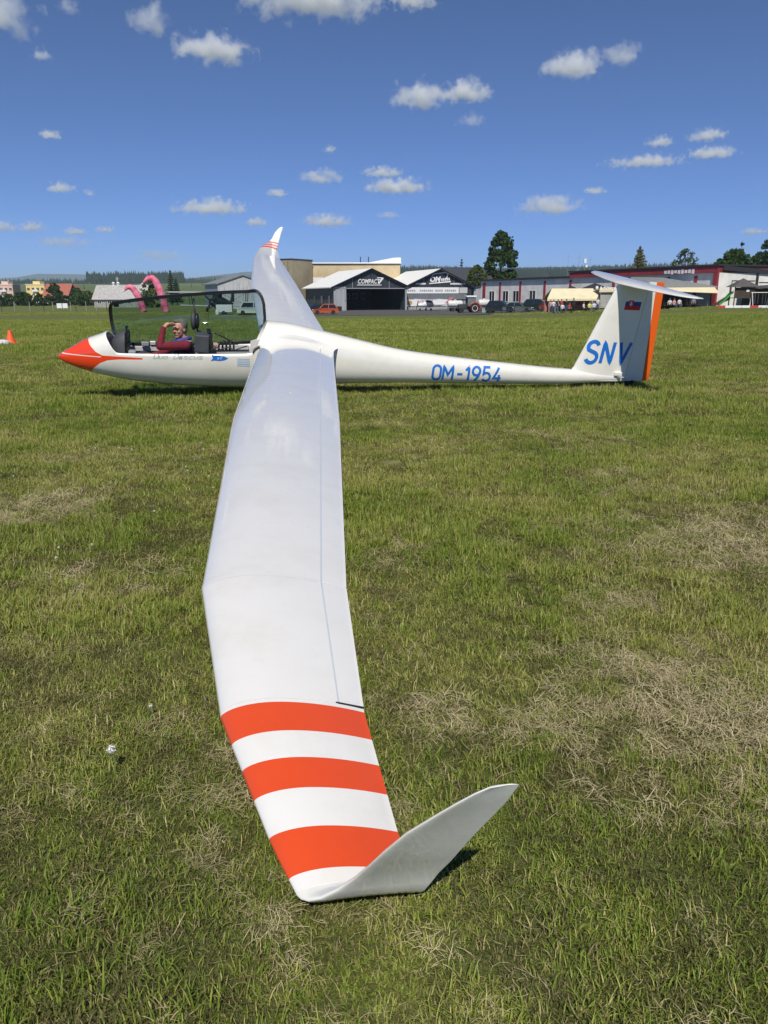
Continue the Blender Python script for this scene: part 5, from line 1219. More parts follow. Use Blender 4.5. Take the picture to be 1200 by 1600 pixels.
# gable end of the same block, a whiter hall turning the corner
M_WHITEW = mat('white_plaster', lin(214, 212, 204), .95, var=.15, scale=.6)
eh = thing('end_hall', 'white gable ended hall behind the playground', 'building', (A.x + .5, A.y + .3, -.15), ang + math.pi / 2)
q = MB(); q.prism([(.1, 0), (26, 0), (26, 3.6), (.1, 4.85)], 0, 14, 'Y'); q.build('wall', M_WHITEW, eh)
q = MB(); q.prism([(-.1, 4.80), (26.4, 3.52), (26.4, 4.1), (-.1, 5.38)], -.3, 14.4, 'Y'); q.build('roof_edge', M_LINE, eh)
MB().box((6.6, -.12, 2.3), (.35, .22, 4.3)).build('drain_pipe', M_LINE, eh)
MB().box((4.1, -.06, 3.5), (4.4, .1, .08)).build('sign_rail', M_LINE, eh); MB().box((1.9, -.06, 2.6), (.08, .1, 1.8)).build('sign_rail', M_LINE, eh); MB().box((9.4, -.06, 3.3), (4.6, .1, .08)).build('sign_rail', M_LINE, eh)
# pale long roof behind
p = at(806, 470, 262); t = thing('warehouse', 'low warehouse with long cream roof behind the workshop', 'building', (p.x, 262, -1.3), R(-3))
MB().box((24, 8, 4.0), (48, 16, 8)).build('wall', mat('cream_wall', lin(226, 218, 198), .9, var=.12, scale=.3), t); MB().box((24, 8, 8.15), (48.4, 16.4, .35)).build('roof', M_SIGNW, t)
q = MB(); q.prism([(4, 5.6), (13, 5.6), (10.5, 7.8), (6.5, 7.8)], -1.2, -.1, 'Y'); q.build('dormer', mat('grey_dormer', (.25, .25, .24), .9), t)
# ------------------------------------------------------------------ vehicles, aircraft, tents, people and small things in the background
def gp(px, Y, dz=0.0):
    p = at(px, 480, Y); return (p.x, Y, gz(p.x, Y) + .034 + dz)
M_TYRE = mat('tyre', (.015, .015, .016), .85); M_RIM = mat('rim', (.45, .46, .48), .35, metal=.6)
M_GLASSD = mat('car_glass', (.015, .02, .024), .05); M_LAMP = mat('headlamp', (.7, .72, .75), .15); M_TAIL = mat('tail_lamp', (.35, .01, .01), .2); M_CHROME = mat('chrome', (.6, .6, .62), .15, metal=1)
def wheel(parent, x, y, r=.33, w=.22):
    s = 1 if y > 0 else -1
    o = MB().lathe([(r * .62, -w / 2), (r * .93, -w / 2), (r, -w / 3), (r, w / 3), (r * .93, w / 2), (r * .62, w / 2)], (x, y, r), 20, axis='Y').build('wheel', M_TYRE, parent, smooth=40)
    MB().lathe([(0, s * (w / 2 - .03)), (r * .6, s * (w / 2 - .02)), (r * .64, s * (w / 2 + .004)), (r * .64, 0), (0, 0)], (x, y, r), 16, axis='Y').build('rim', M_RIM, o, smooth=30)
def car(label, px, Y, rz, col, L=4.3, H=1.62, Wd=1.8, kind='suv', group='parked cars'):
    """nose towards local -x"""
    t = thing('car', label, 'car', gp(px, Y), rz, group); m = mat('car_paint', col, .35, coat=1.0)
    bl = .50 * H + .02; g = .26
    lo = [(-L / 2, g + .18), (-L / 2 + .06, bl - .18), (-L / 2 + .35, bl - .02), (-L * .22, bl + .05), (L * .47, bl + .06), (L / 2 - .02, bl - .05), (L / 2, g + .22), (L / 2 - .1, g), (-L / 2 + .12, g)]
    def sec_(y, k): return [(x * (1 - .03 * k), y, z - (.03 * k if z > .5 else 0)) for x, z in lo]
    MB().rings([sec_(-Wd / 2 + .03, 1.4), sec_(-Wd / 2, 0), sec_(Wd / 2, 0), sec_(Wd / 2 - .03, 1.4)]).build('body', m, t, smooth=35)
    if kind == 'suv': top = [(-L * .24, bl + .04), (-L * .09, H - .05), (L * .05, H), (L * .36, H - .03), (L * .475, bl + .06)]
    elif kind == 'van': top = [(-L * .42, bl + .04), (-L * .30, H - .05), (-L * .2, H), (L * .46, H - .02), (L * .49, bl + .06)]
    else: top = [(-L * .24, bl + .04), (-L * .08, H - .04), (L * .05, H), (L * .28, H - .04), (L * .44, bl + .08)]
    def cab(y, k): return [(x * (1 - .02 * k), y, z) for x, z in top]
    yy = Wd / 2 - .06; c = MB(); c.rings([[(x, -yy * (1 if z < bl + .1 else .84), z) for x, z in top], [(x, yy * (1 if z < bl + .1 else .84), z) for x, z in top]]); c.build('cabin', m, t, smooth=30)
    # side glass, windscreens
    for s in (-1, 1):
        xs_ = [top[0][0] + .22, top[1][0] + .10, top[3][0] - .06, top[4][0] - .14]; mid = (xs_[0] + xs_[3]) / 2
        for (xa, xb, ta, tb) in ((xs_[0], mid - .05, xs_[1], mid - .05), (mid + .05, xs_[3], mid + .05, xs_[2])):
            z0_, z1_ = bl + .10, H - .12; f = lambda z: s * (yy * (1 - .16 * (z - bl) / (H - bl)) + .014)
            g_ = MB(); g_.face([(xa, f(z0_), z0_), (xb, f(z0_), z0_), (tb, f(z1_), z1_), (ta, f(z1_), z1_)]); g_.build('side_window', M_GLASSD, t, fixn=False)
    (xa, za), (xb, zb) = top[0], top[1]; g_ = MB(); g_.face([(xa - .01, -yy * .9, za + .06), (xa - .01, yy * .9, za + .06), (xb - .03, yy * .76, zb - .04), (xb - .03, -yy * .76, zb - .04)]); g_.build('windscreen', M_GLASSD, t, fixn=False)
    (xa, za), (xb, zb) = top[-1], top[-2]; g_ = MB(); g_.face([(xa + .015, -yy * .86, za + .10), (xb + .03, -yy * .74, zb - .06), (xb + .03, yy * .74, zb - .06), (xa + .015, yy * .86, za + .10)]); g_.build('rear_window', M_GLASSD, t, fixn=False)
    for s in (-1, 1):
        MB().box((-L / 2 + .10, s * (Wd / 2 - .26), bl - .16), (.14, .40, .16)).build('headlight', M_LAMP, t, bevel=.03); MB().box((L / 2 - .05, s * (Wd / 2 - .20), bl - .14), (.12, .30, .24)).build('tail_light', M_TAIL, t, bevel=.03)
        MB().box((-L * .20, s * (Wd / 2 + .06), bl + .14), (.12, .16, .12)).build('mirror', m, t, bevel=.03)
        wheel(t, -L * .31, s * (Wd / 2 - .10)); wheel(t, L * .30, s * (Wd / 2 - .10))
    MB().box((-L / 2 + .02, 0, g + .30), (.08, Wd * .6, .16)).build('grille', M_TYRE, t)
    MB().box((-L / 2 - .015, 0, g + .14), (.03, .5, .11)).build('number_plate', M_SIGNW, t)
    MB().box((0, 0, g + .02), (L * .9, Wd - .1, .10)).build('sill', M_TYRE, t)
    return t
car('orange compact crossover parked left of the open hangar door', 509, 128, R(6), lin(182, 80, 36), 4.15, 1.62)
car('dark car half hidden behind the orange crossover', 491, 134, R(30), (.02, .025, .03), 4.2, 1.5, kind='hatch')
car('black boxy off roader, leftmost of the parked row', 783, 126, R(158), (.012, .018, .020), 4.5, 1.85)
car('grey green estate car beside the black off roader', 811, 125, R(160), (.10, .13, .13), 4.6, 1.5, kind='hatch')
car('dark green pickup sized car, third in the parked row', 842, 128, R(162), (.010, .026, .024), 5.0, 1.8)
car('white car seen behind the dark green one', 838, 133.5, R(165), (.7, .7, .7), 4.3, 1.55, kind='hatch')
car('white car beside the cream tent', 856, 128, R(120), (.65, .62, .60), 4.2, 1.5, kind='hatch')
car('small red car at the right end of the parked row', 866, 124, R(150), lin(150, 40, 40), 4.0, 1.48, kind='hatch')
van = car('pale grey van parked behind the cockpit', 396, 128, R(4), lin(190, 192, 188), 4.9, 1.95, 1.9, 'van')
# box trailer
t = thing('box_trailer', 'small white box trailer parked behind the cockpit', 'trailer', gp(352, 128), R(3)); m = mat('trailer_white', (.62, .63, .62), .6, var=.15)
MB().box((0, 0, .95), (2.5, 1.5, 1.15)).build('box', m, t, bevel=.04); MB().box((0, 0, .36), (2.5, 1.5, .06)).build('chassis', M_TYRE, t); MB().tube([(1.25, 0, .38), (2.1, 0, .40)], .05, 6).build('drawbar', M_TYRE, t)
for s in (-1, 1): wheel(t, -.1, s * .70, .30, .2)
tag(MB().lathe([(.28, 0), (.30, .05), (.30, .65), (.26, .72)], (0, 0, 0), 14).build('water_barrel', m, smooth=40), 'white barrel beside the box trailer', 'barrel').location = gp(340, 126)

# ---- biplane facing the camera
M_OLIVE = mat('biplane_dark', (.030, .036, .036), .5, var=.3, scale=2); M_CREAMW = mat('biplane_wing', (.42, .43, .40), .5, var=.2, scale=1)
bp_ = thing('biplane', 'dark biplane with four bladed propeller parked facing the field', 'aeroplane', gp(342, 146), R(-8))
def wing_slab(span, chord, y, z, th=.22, dih=.03, x0=0.):
    rs_ = []
    for k in range(-8, 9):
        u = k / 8; c = chord * (1 if abs(u) < .9 else .72); rs_.append([(x0 + u * span / 2, y + c * (a - .3), z + abs(u) * span / 2 * dih + th * b) for a, b in ((0, 0), (.08, .38), (.3, .55), (.7, .3), (1, 0), (.6, -.18), (.2, -.28))])
    mb = MB(); mb.rings(rs_); return mb
fus = []
for (y, rx_, rz_, cz) in ((-2.75, .62, .62, 1.85), (-2.6, .76, .76, 1.85), (-1.7, .80, .82, 1.85), (-1.2, .82, 1.0, 1.80), (0.4, .85, 1.05, 1.78), (2.5, .75, .95, 1.75), (5, .48, .62, 1.65), (8.0, .2, .32, 1.5)):
    fus.append([(rx_ * math.cos(a), y, cz + rz_ * math.sin(a)) for a in [2 * math.pi * k / 18 for k in range(18)]])
MB().rings(fus).build('fuselage', M_OLIVE, bp_, smooth=40)
wing_slab(18.2, 2.4, -.2, 3.45, .34, .012).build('upper_wing', M_CREAMW, bp_, smooth=30)
wing_slab(14.2, 2.0, .1, 1.05, .30, .03).build('lower_wing', M_CREAMW, bp_, smooth=30)
ck = MB(); ck.rings([[(sx * .55, y, z) for sx, y, z in ((-1, -1.2, 2.5), (1, -1.2, 2.5), (1, .8, 2.6), (-1, .8, 2.6))], [(sx * .62, y, z) for sx, y, z in ((-1, -.9, 3.3), (1, -.9, 3.3), (1, .8, 3.4), (-1, .8, 3.4))]]); ck.build('cockpit_glazing', M_GLASSD, bp_)
for s in (-1, 1):
    MB().tube([(s * 5.2, -.2, 1.25), (s * 5.4, -.2, 3.45)], .07, 6).build('strut', M_OLIVE, bp_); MB().tube([(s * 5.2, 1.0, 1.25), (s * 5.4, 1.0, 3.45)], .07, 6).build('strut', M_OLIVE, bp_)
    for a, b in ((( s * .7, .1, 1.1), (s * 5.4, .1, 3.4)), ((s * .7, .1, 3.3), (s * 5.2, .1, 1.3))): MB().tube([a, b], .02, 4).build('bracing_wire', M_OLIVE, bp_)
    MB().tube([(s * .5, -1.4, 1.2), (s * 1.65, -1.2, .45)], .09, 6).build('gear_leg', M_OLIVE, bp_); wheel(bp_, s * 1.68, -1.2, .40, .24) if False else MB().lathe([(.2, -.12), (.38, -.12), (.41, 0), (.38, .12), (.2, .12)], (s * 1.68, -1.2, .41), 18, axis='X').build('wheel', M_TYRE, bp_)
wing_slab(7.2, 1.3, 7.6, 1.7, .16, 0).build('tailplane', M_CREAMW, bp_)
fn = MB(); fn.prism([(6.6, 1.7), (8.9, 1.6), (9.1, 3.6), (8.2, 3.9), (7.4, 2.6)], -.08, .08, 'X'); fn.build('fin', M_OLIVE, bp_)
MB().lathe([(.0, -3.25), (.16, -3.2), (.26, -2.95), (.28, -2.74)], (0, 0, 1.85), 14, axis='Y').build('spinner', M_CHROME, bp_, smooth=40)
MB().lathe([(.28, -2.78), (.60, -2.80), (.60, -2.70), (.28, -2.70)], (0, 0, 1.85), 18, axis='Y').build('cylinder_ring', M_TYRE, bp_)
for k in range(4):
    a = math.pi / 4 + k * math.pi / 2 + .06; ca, sa = math.cos(a), math.sin(a); pb = MB(); rs_ = []
    for q, w_ in ((.15, .07), (.5, .13), (1.0, .16), (1.5, .13), (1.78, .06)): rs_.append([(ca * q - sa * w_, -3.03 + .05, 1.85 + sa * q + ca * w_), (ca * q, -3.06, 1.85 + sa * q), (ca * q + sa * w_, -3.03 - .05, 1.85 + sa * q - ca * w_), (ca * q, -3.0, 1.85 + sa * q)])
    pb.rings(rs_); pb.build('propeller_blade', M_TYRE, bp_)
# ---- small high wing aeroplane
sp = thing('light_aeroplane', 'small white high wing aeroplane in front of the bannered hangar', 'aeroplane', gp(668, 160), R(22)); M_PW = mat('aeroplane_white', (.72, .72, .72), .35, coat=.5); M_PR = mat('aeroplane_red', lin(190, 120, 125), .5)
fus = []
for (x, hw, zt, zb) in ((-2.0, .28, 1.25, .85), (-1.8, .45, 1.4, .72), (-.9, .52, 1.5, .65), (-.5, .54, 1.85, .62), (0, .54, 2.0, .6), (.9, .52, 1.95, .62), (1.8, .4, 1.55, .75), (3.4, .2, 1.35, .95), (5.2, .08, 1.3, 1.08)):
    fus.append([(x, hw * math.cos(a), (zt + zb) / 2 + (zt - zb) / 2 * math.sin(a)) for a in [2 * math.pi * k / 14 for k in range(14)]])
MB().rings(fus).build('fuselage', M_PW, sp, smooth=40)
ws = MB(); rs_ = []
for k in range(-6, 7):
    u = k / 6; rs_.append([(-.55 + 1.55 * a, u * 5.5, 2.02 + abs(u) * .12 + .2 * b) for a, b in ((0, 0), (.1, .45), (.35, .6), (1, .05), (.4, -.2))])
ws.rings(rs_); ws.build('wing', M_PW, sp, smooth=30)
for s in (-1, 1):
    MB().tube([(.0, s * .5, .75), (.1, s * 2.6, 2.05)], .04, 5).build('strut', M_PW, sp); MB().tube([(.25, s * .4, .75), (.35, s * 1.15, .25)], .05, 5).build('gear_leg', M_PW, sp); wheel(sp, .35, s * 1.2, .22, .15)
    g_ = MB(); g_.face([(-.45, s * .50, 1.42), (.9, s * .50, 1.42), (.75, s * .46, 1.86), (-.1, s * .46, 1.86)]); g_.build('side_window', M_GLASSD, sp, fixn=False)
wheel(sp, -1.5, .01, .2, .14); MB().tube([(-1.5, 0, .3), (-1.45, 0, .8)], .04, 5).build('nose_leg', M_PW, sp)
fn = MB(); fn.prism([(3.9, 1.3), (5.3, 1.2), (5.75, 2.55), (5.2, 2.6)], -.05, .05, 'Y'); fn.build('fin', M_PR, sp)
MB().box((5.0, 0, 1.3), (.9, 3.2, .07)).build('tailplane', M_PW, sp); MB().box((-2.12, 0, 1.08), (.05, .14, 1.9), 0, 0, .5).build('propeller', M_TYRE, sp); g_ = MB(); g_.face([(-.56, -.42, 1.5), (-.56, .42, 1.5), (-.2, .4, 1.92), (-.2, -.4, 1.92)]); g_.build('windscreen', M_GLASSD, sp, fixn=False)
# ---- tanks on trailers and tractor
M_TANK = mat('tank_white', (.70, .70, .68), .5, var=.15, scale=1)
def tank(label, px, Y, L, r_, rz):
    t = thing('tank_trailer', label, 'trailer', gp(px, Y), rz)
    MB().lathe([(0, -L / 2), (r_ * .7, -L / 2 + .03), (r_, -L / 2 + .3), (r_, L / 2 - .3), (r_ * .7, L / 2 - .03), (0, L / 2)], (0, 0, r_ + .75), 18, axis='X').build('tank', M_TANK, t, smooth=40)
    MB().box((0, 0, .62), (L, .9, .14)).build('chassis', M_TYRE, t)
    for s in (-1, 1): wheel(t, -L * .2, s * .55, .36, .22); wheel(t, L * .2, s * .55, .36, .22)
    MB().lathe([(.25, 0), (.25, .18), (0, .2)], (0, 0, 2 * r_ + .72), 10).build('filler_cap', M_TANK, t)
tank('white tank trailer behind the tractor on the left', 712, 148, 2.8, .62, R(10)); tank('white tank trailer right of the tractor', 757, 144, 2.3, .62, R(20))
tr = thing('tractor', 'dark red farm tractor with white roofed cab on the apron', 'tractor', gp(734, 134), R(8)); M_TRED = mat('tractor_red', lin(165, 52, 38), .5, var=.3); M_TGR = mat('tractor_dark', (.04, .04, .042), .6)
bn = MB(); bn.rings([[(x, y, z) for y, z in ((-.36, .75), (.36, .75), (.36, zt), (.28, zt + .1), (-.28, zt + .1), (-.36, zt))] for x, zt in ((-1.9, 1.25), (-1.8, 1.32), (-.5, 1.42))]); bn.build('bonnet', M_TGR, tr, smooth=30)
MB().box((.1, 0, .8), (2.2, .6, .5)).build('gearbox', M_TGR, tr)
cb = MB()
for x, y in ((-.45, -.65), (-.45, .65), (.85, -.65), (.85, .65)): cb.tube([(x, y, 1.05), (x + .05, y * .95, 2.55)], .05, 5)
cb.box((.2, 0, 1.1), (1.4, 1.35, .14)); cb.build('cab_frame', M_TGR, tr)
gl_ = MB(); gl_.box((.2, 0, 1.85), (1.24, 1.2, 1.3)); gl_.build('cab_glass', mat('cab_glass', (.16, .19, .20), .08), tr)
MB().box((.2, 0, 2.66), (1.7, 1.55, .26)).build('cab_roof', M_SIGNW, tr, bevel=.05)
for s in (-1, 1):
    o = MB().lathe([(.42, -.2), (.70, -.2), (.76, -.1), (.76, .1), (.70, .2), (.42, .2)], (.75, s * .85, .76), 22, axis='Y').build('rear_wheel', M_TYRE, tr); MB().lathe([(0, s * .1), (.48, s * .215), (.50, 0)], (.75, s * .85, .76), 16, axis='Y').build('rim', M_SIGNW, o)
    wheel(tr, -1.45, s * .68, .40, .24); fd_ = MB(); fd_.tube([(.75 + .9 * math.cos(a), s * .85, .76 + .9 * math.sin(a)) for a in [math.pi * (.1 + .8 * k / 8) for k in range(9)]], .13, 6); fd_.build('mudguard', M_TRED, tr)
MB().tube([(-1.0, .2, 1.5), (-1.0, .2, 2.3)], .05, 6).build('exhaust', M_TGR, tr); MB().box((1.75, 0, .65), (.7, 1.5, .5)).build('rear_implement', M_TRED, tr, bevel=.05)
t = thing('crate', 'pale green box standing right of the tractor', 'crate', gp(761, 128), R(5)); MB().box((0, 0, .42), (1.6, .8, .72)).build('box', mat('pale_green', lin(140, 158, 150), .7), t, bevel=.03); MB().box((0, 0, .80), (1.66, .86, .06)).build('lid', M_SIGNG, t)

# ---- inflatable columns
M_PINK = mat('pink_nylon', lin(205, 60, 104), .6, var=1, scale=1.1, col2=lin(232, 150, 172), bump=.2)
def inflatable(label, pts, rr, Y):
    b = at(pts[0][0], pts[0][1], Y); t = thing('inflatable_column', label, 'inflatable', (b.x, Y, gz(b.x, Y)), 0, 'pink inflatable columns'); P = []
    for i, (px, py) in enumerate(pts): q = at(px, py, Y - i * .15); P.append((q.x - b.x, -i * .15, q.z - gz(b.x, Y)))
    P[0] = (0, 0, 0); n = 26; S = []
    for i in range(n):
        u = i / (n - 1) * (len(P) - 1); k = min(int(u), len(P) - 2); f = u - k; p0, p1, p2, p3 = [Vector(P[min(max(k + d, 0), len(P) - 1)]) for d in (-1, 0, 1, 2)]
        S.append(.5 * ((2 * p1) + (p2 - p0) * f + (2 * p0 - 5 * p1 + 4 * p2 - p3) * f * f + (3 * p1 - p0 - 3 * p2 + p3) * f ** 3))
    MB().tube(S, [interp(i / (n - 1), rr) * (1 + .05 * math.sin(i * 1.9)) for i in range(n)], 14).build('air_tube', M_PINK, t, smooth=True)
    MB().tube([S[-1], S[-1] + Vector((-.7, 0, -.35))], [.16, .03], 8).build('streamer', M_SIGNW, t); MB().lathe([(.62, 0), (.62, .35), (.45, .45)], (0, 0, 0), 14).build('blower', M_TYRE, t)
inflatable('pink inflatable column bent over to the left, the shorter one', [(226, 489), (222, 473), (216, 459), (208, 448), (201, 446), (196, 451)], [(0, .58), (.4, .60), (.75, .48), (1, .16)], 150)
inflatable('pink inflatable column bent over to the left, the taller one', [(261, 487), (256, 468), (250, 450), (243, 436), (234, 432), (225, 440)], [(0, .62), (.4, .70), (.75, .58), (1, .2)], 150)

# ---- tents, pavilion, playground
M_CREAM = mat('cream_canvas', lin(226, 214, 178), .85, var=.12, scale=1); M_BLKT = mat('black_canvas', (.022, .024, .028), .7); M_POLE = mat('tent_pole', (.55, .55, .55), .4, metal=.6); M_WOOD = mat('dark_wood', (.075, .05, .035), .8, var=.4, scale=4); M_SHINGLE = mat('grey_shingle', (.10, .095, .09), .9, var=.3, scale=3)
def tent(label, px, Y, w, d, he, hr, m, rz, ridge='x', wall=None, hip=False):
    t = thing('tent', label, 'tent', gp(px, Y), rz, 'tents beside the clubhouse'); r_ = MB(); ov = .25; th = .04
    if hip:
        c = (w / 2, d / 2, hr); q = [(-ov, -ov, he), (w + ov, -ov, he), (w + ov, d + ov, he), (-ov, d + ov, he)]
        for i in range(4): r_.face([q[i], q[(i + 1) % 4], c])
        for i in range(4): a, b = q[i], q[(i + 1) % 4]; r_.face([a, b, (b[0], b[1], b[2] - .3), (a[0], a[1], a[2] - .3)])
    else:
        r_.face([(-ov, -ov, he), (w + ov, -ov, he), (w * .94, d / 2, hr), (w * .10, d / 2, hr)]); r_.face([(w + ov, d + ov, he), (-ov, d + ov, he), (w * .10, d / 2, hr), (w * .94, d / 2, hr)]); r_.face([(w + ov, -ov, he), (w + ov, d + ov, he), (w * .94, d / 2, hr)])
        r_.face([(-ov, -ov, he), (-ov, -ov, he - .3), (w + ov, -ov, he - .25), (w + ov, -ov, he)])
    o = r_.build('canopy', m, t, fixn=False); sm = o.modifiers.new('thick', 'SOLIDIFY'); sm.thickness = .04
    for x in (0.05, w - .05):
        for y in (.05, d - .05): MB().tube([(x, y, 0), (x, y, he)], .045, 6).build('pole', M_POLE, t)
    if wall: MB().box((w * .5, d - .1, 1.1), (w * .96, .05, 2.1)).build('back_wall', wall, t)
    return t
M_PINKW = mat('salmon_wall', lin(205, 120, 104), .9, var=.2, scale=1)
tent('cream marquee with sloping roof in front of the parked cars', 858, 112, 6.8, 5.0, 1.9, 3.3, M_CREAM, R(-4), wall=M_PINKW)
tt = tent('black pop up tent with white lettering behind the cream marquee', 899, 119.5, 6.3, 4.2, 2.5, 3.9, M_BLKT, R(-4), hip=True)
stick_text('Advance', 'lettering', M_SIGNW, 1, lambda u, v: (3.6 + u, .55 + .60 * v, 2.95 + v * .74), tt, 2.4, .62, .01); MB().ball((3.2, .62, 3.2), (.22, .05, .26), 10, 6).build('logo', M_SIGNW, tt)
tent('small black pointed tent left of the lettered one', 882, 123, 2.8, 2.8, 2.7, 3.55, M_BLKT, 0, hip=True)
tent('small cream tent just left of the glider fin', 938, 110, 3.4, 3.0, 2.75, 2.95, M_CREAM, 0)
pv = thing('pavilion', 'open pavilion with flat grey roof right of the fin', 'pavilion', gp(1003, 106), R(-3))
q = MB(); q.prism([(-1.6, 2.95), (9.6, 2.75), (9.6, 2.95), (2.5, 4.05), (-1.6, 4.15)], .2, 6, 'Y'); q.build('roof', mat('grey_roof_sheet', (.24, .25, .26), .6, var=.2), pv)
for x in (.2, 3, 6, 9): MB().tube([(x, .4, 0), (x, .4, 2.8)], .08, 6).build('post', M_WOOD, pv)
MB().box((4, 5.6, 1.3), (10, .1, 2.6)).build('back_wall', M_WOOD, pv)
aw = MB(); aw.rings([[(1.6, -1.6, 2.35), (9.3, -1.6, 2.05), (9.3, .2, 2.75), (1.6, .2, 2.75)], [(1.6, -1.6, 2.41), (9.3, -1.6, 2.11), (9.3, .2, 2.81), (1.6, .2, 2.81)]]); aw.build('awning', M_CREAM, pv)
def bench_table(label, px, Y, rz=0):
    t = thing('picnic_table', label, 'table', gp(px, Y), rz, 'picnic tables'); 
    for k in range(4): MB().box((0, -.27 + k * .18, .74), (1.8, .165, .04)).build('table_plank', M_WOOD, t)
    for s in (-1, 1):
        MB().box((0, s * .62, .44), (1.8, .25, .04)).build('bench_seat', M_WOOD, t)
        MB().tube([(s * .7, -.62, 0), (s * .7, -.1, .72)], .05, 4).build('leg', M_WOOD, t); MB().tube([(s * .7, .62, 0), (s * .7, .1, .72)], .05, 4).build('leg', M_WOOD, t); MB().box((s * .7, 0, .40), (.06, 1.4, .08)).build('cross_rail', M_WOOD, t)
bench_table('picnic table under the right end of the cream marquee', 925, 110.3); bench_table('picnic table left of the glider fin, by the fence', 905, 110.5, .2); bench_table('picnic table under the pavilion, nearest the fin', 1046, 104); bench_table('picnic table under the pavilion at its right end', 1082, 103)
ph = thing('playhouse', 'wooden playground tower with pointed roof at right', 'playhouse', gp(1147, 100.5), R(-6))
for x in (0, 2.3):
    for y in (0, 2.0): MB().tube([(x, y, 0), (x, y, 2.5)], .07, 6).build('post', M_WOOD, ph)
for k in range(9): MB().box((.13 + k * .255, -.03, 1.75), (.235, .06, 1.25)).build('wall_board', M_WOOD, ph)
MB().box((1.15, 1.0, 1.12), (2.4, 2.1, .08)).build('deck', M_WOOD, ph); q = MB(); c = (1.15, 1, 3.5); b4 = [(-.45, -.45, 2.45), (2.75, -.45, 2.45), (2.75, 2.45, 2.45), (-.45, 2.45, 2.45)]
for i in range(4): q.face([b4[i], b4[(i + 1) % 4], c])
q.face(b4); q.build('roof', M_SHINGLE, ph); MB().box((1.5, -.08, 2.0), (.35, .04, .3)).build('peep_window', M_SIGNW, ph)
q = MB(); q.rings([[(-.1, y, 1.75 + h) for y, h in ((.3, .25), (.3, 0), (1.0, 0), (1.0, .25))]] + [[(-.1 - L_ * 1.0, y, z + h) for y, h in ((.3, .25), (.3, 0), (1.0, 0), (1.0, .25))] for L_, z in ((.5, 1.25), (1.1, .55), (1.55, .2))], closed=False, cap=False)
o = q.build('slide', mat('slide_green', lin(72, 158, 78), .4), ph, fixn=False); sm = o.modifiers.new('t', 'SOLIDIFY'); sm.thickness = .05
q = MB(); q.rings([[(-.2, .95, 1.6), (-.2, 1.3, 1.6), (-.2, 1.3, .9), (-.2, .95, .9)], [(-2.3, .95, .2), (-2.3, 1.3, .2), (-2.3, 1.3, .0), (-2.3, .95, .0)]]); q.build('climbing_ramp', M_WOOD, ph)
sw = thing('swing_frame', 'pale metal swing frame right of the playground tower', 'swing', gp(1174, 100), R(-4))
for x in (0, 2.1):
    for s in (-1, 1): MB().tube([(x, s * .7, 0), (x, 0, 1.75)], .045, 6).build('leg', M_POLE, sw)
MB().tube([(-.1, 0, 1.75), (2.2, 0, 1.75)], .05, 6).build('top_bar', M_POLE, sw)
for x in (.6, 1.5):
    o = MB().box((x, 0, .45), (.4, .2, .04)).build('swing_seat', M_TYRE, sw); MB().tube([(x - .18, 0, .45), (x - .18, 0, 1.75)], .012, 4).build('rope', M_POLE, o); MB().tube([(x + .18, 0, .45), (x + .18, 0, 1.75)], .012, 4).build('rope', M_POLE, o)
sh_ = thing('shelter', 'low dark roofed shelter at the right edge behind the swing', 'shelter', gp(1172, 105), R(-4)); q = MB(); q.prism([(-.3, 2.35), (6, 2.25), (6, 2.45), (3, 2.75), (-.3, 2.55)], 0, 3, 'Y'); q.build('roof', M_SHINGLE, sh_); MB().box((3, 2.9, 1.15), (6, .1, 2.3)).build('back_wall', M_WOOD, sh_)
for x in (.1, 3, 5.8): MB().tube([(x, .2, 0), (x, .2, 2.3)], .07, 6).build('post', M_SIGNW, sh_)
sb_ = thing('sandpit_edge', 'red and white boards edging the playground sandpit', 'boards', gp(1121, 98), R(1))
for k in range(8): MB().box((.5 + k * 1.02, 0, .16), (.98, .10, .28)).build('board', mat('red_board', lin(190, 60, 52), .7) if k % 4 == 0 else M_SIGNW, sb_)

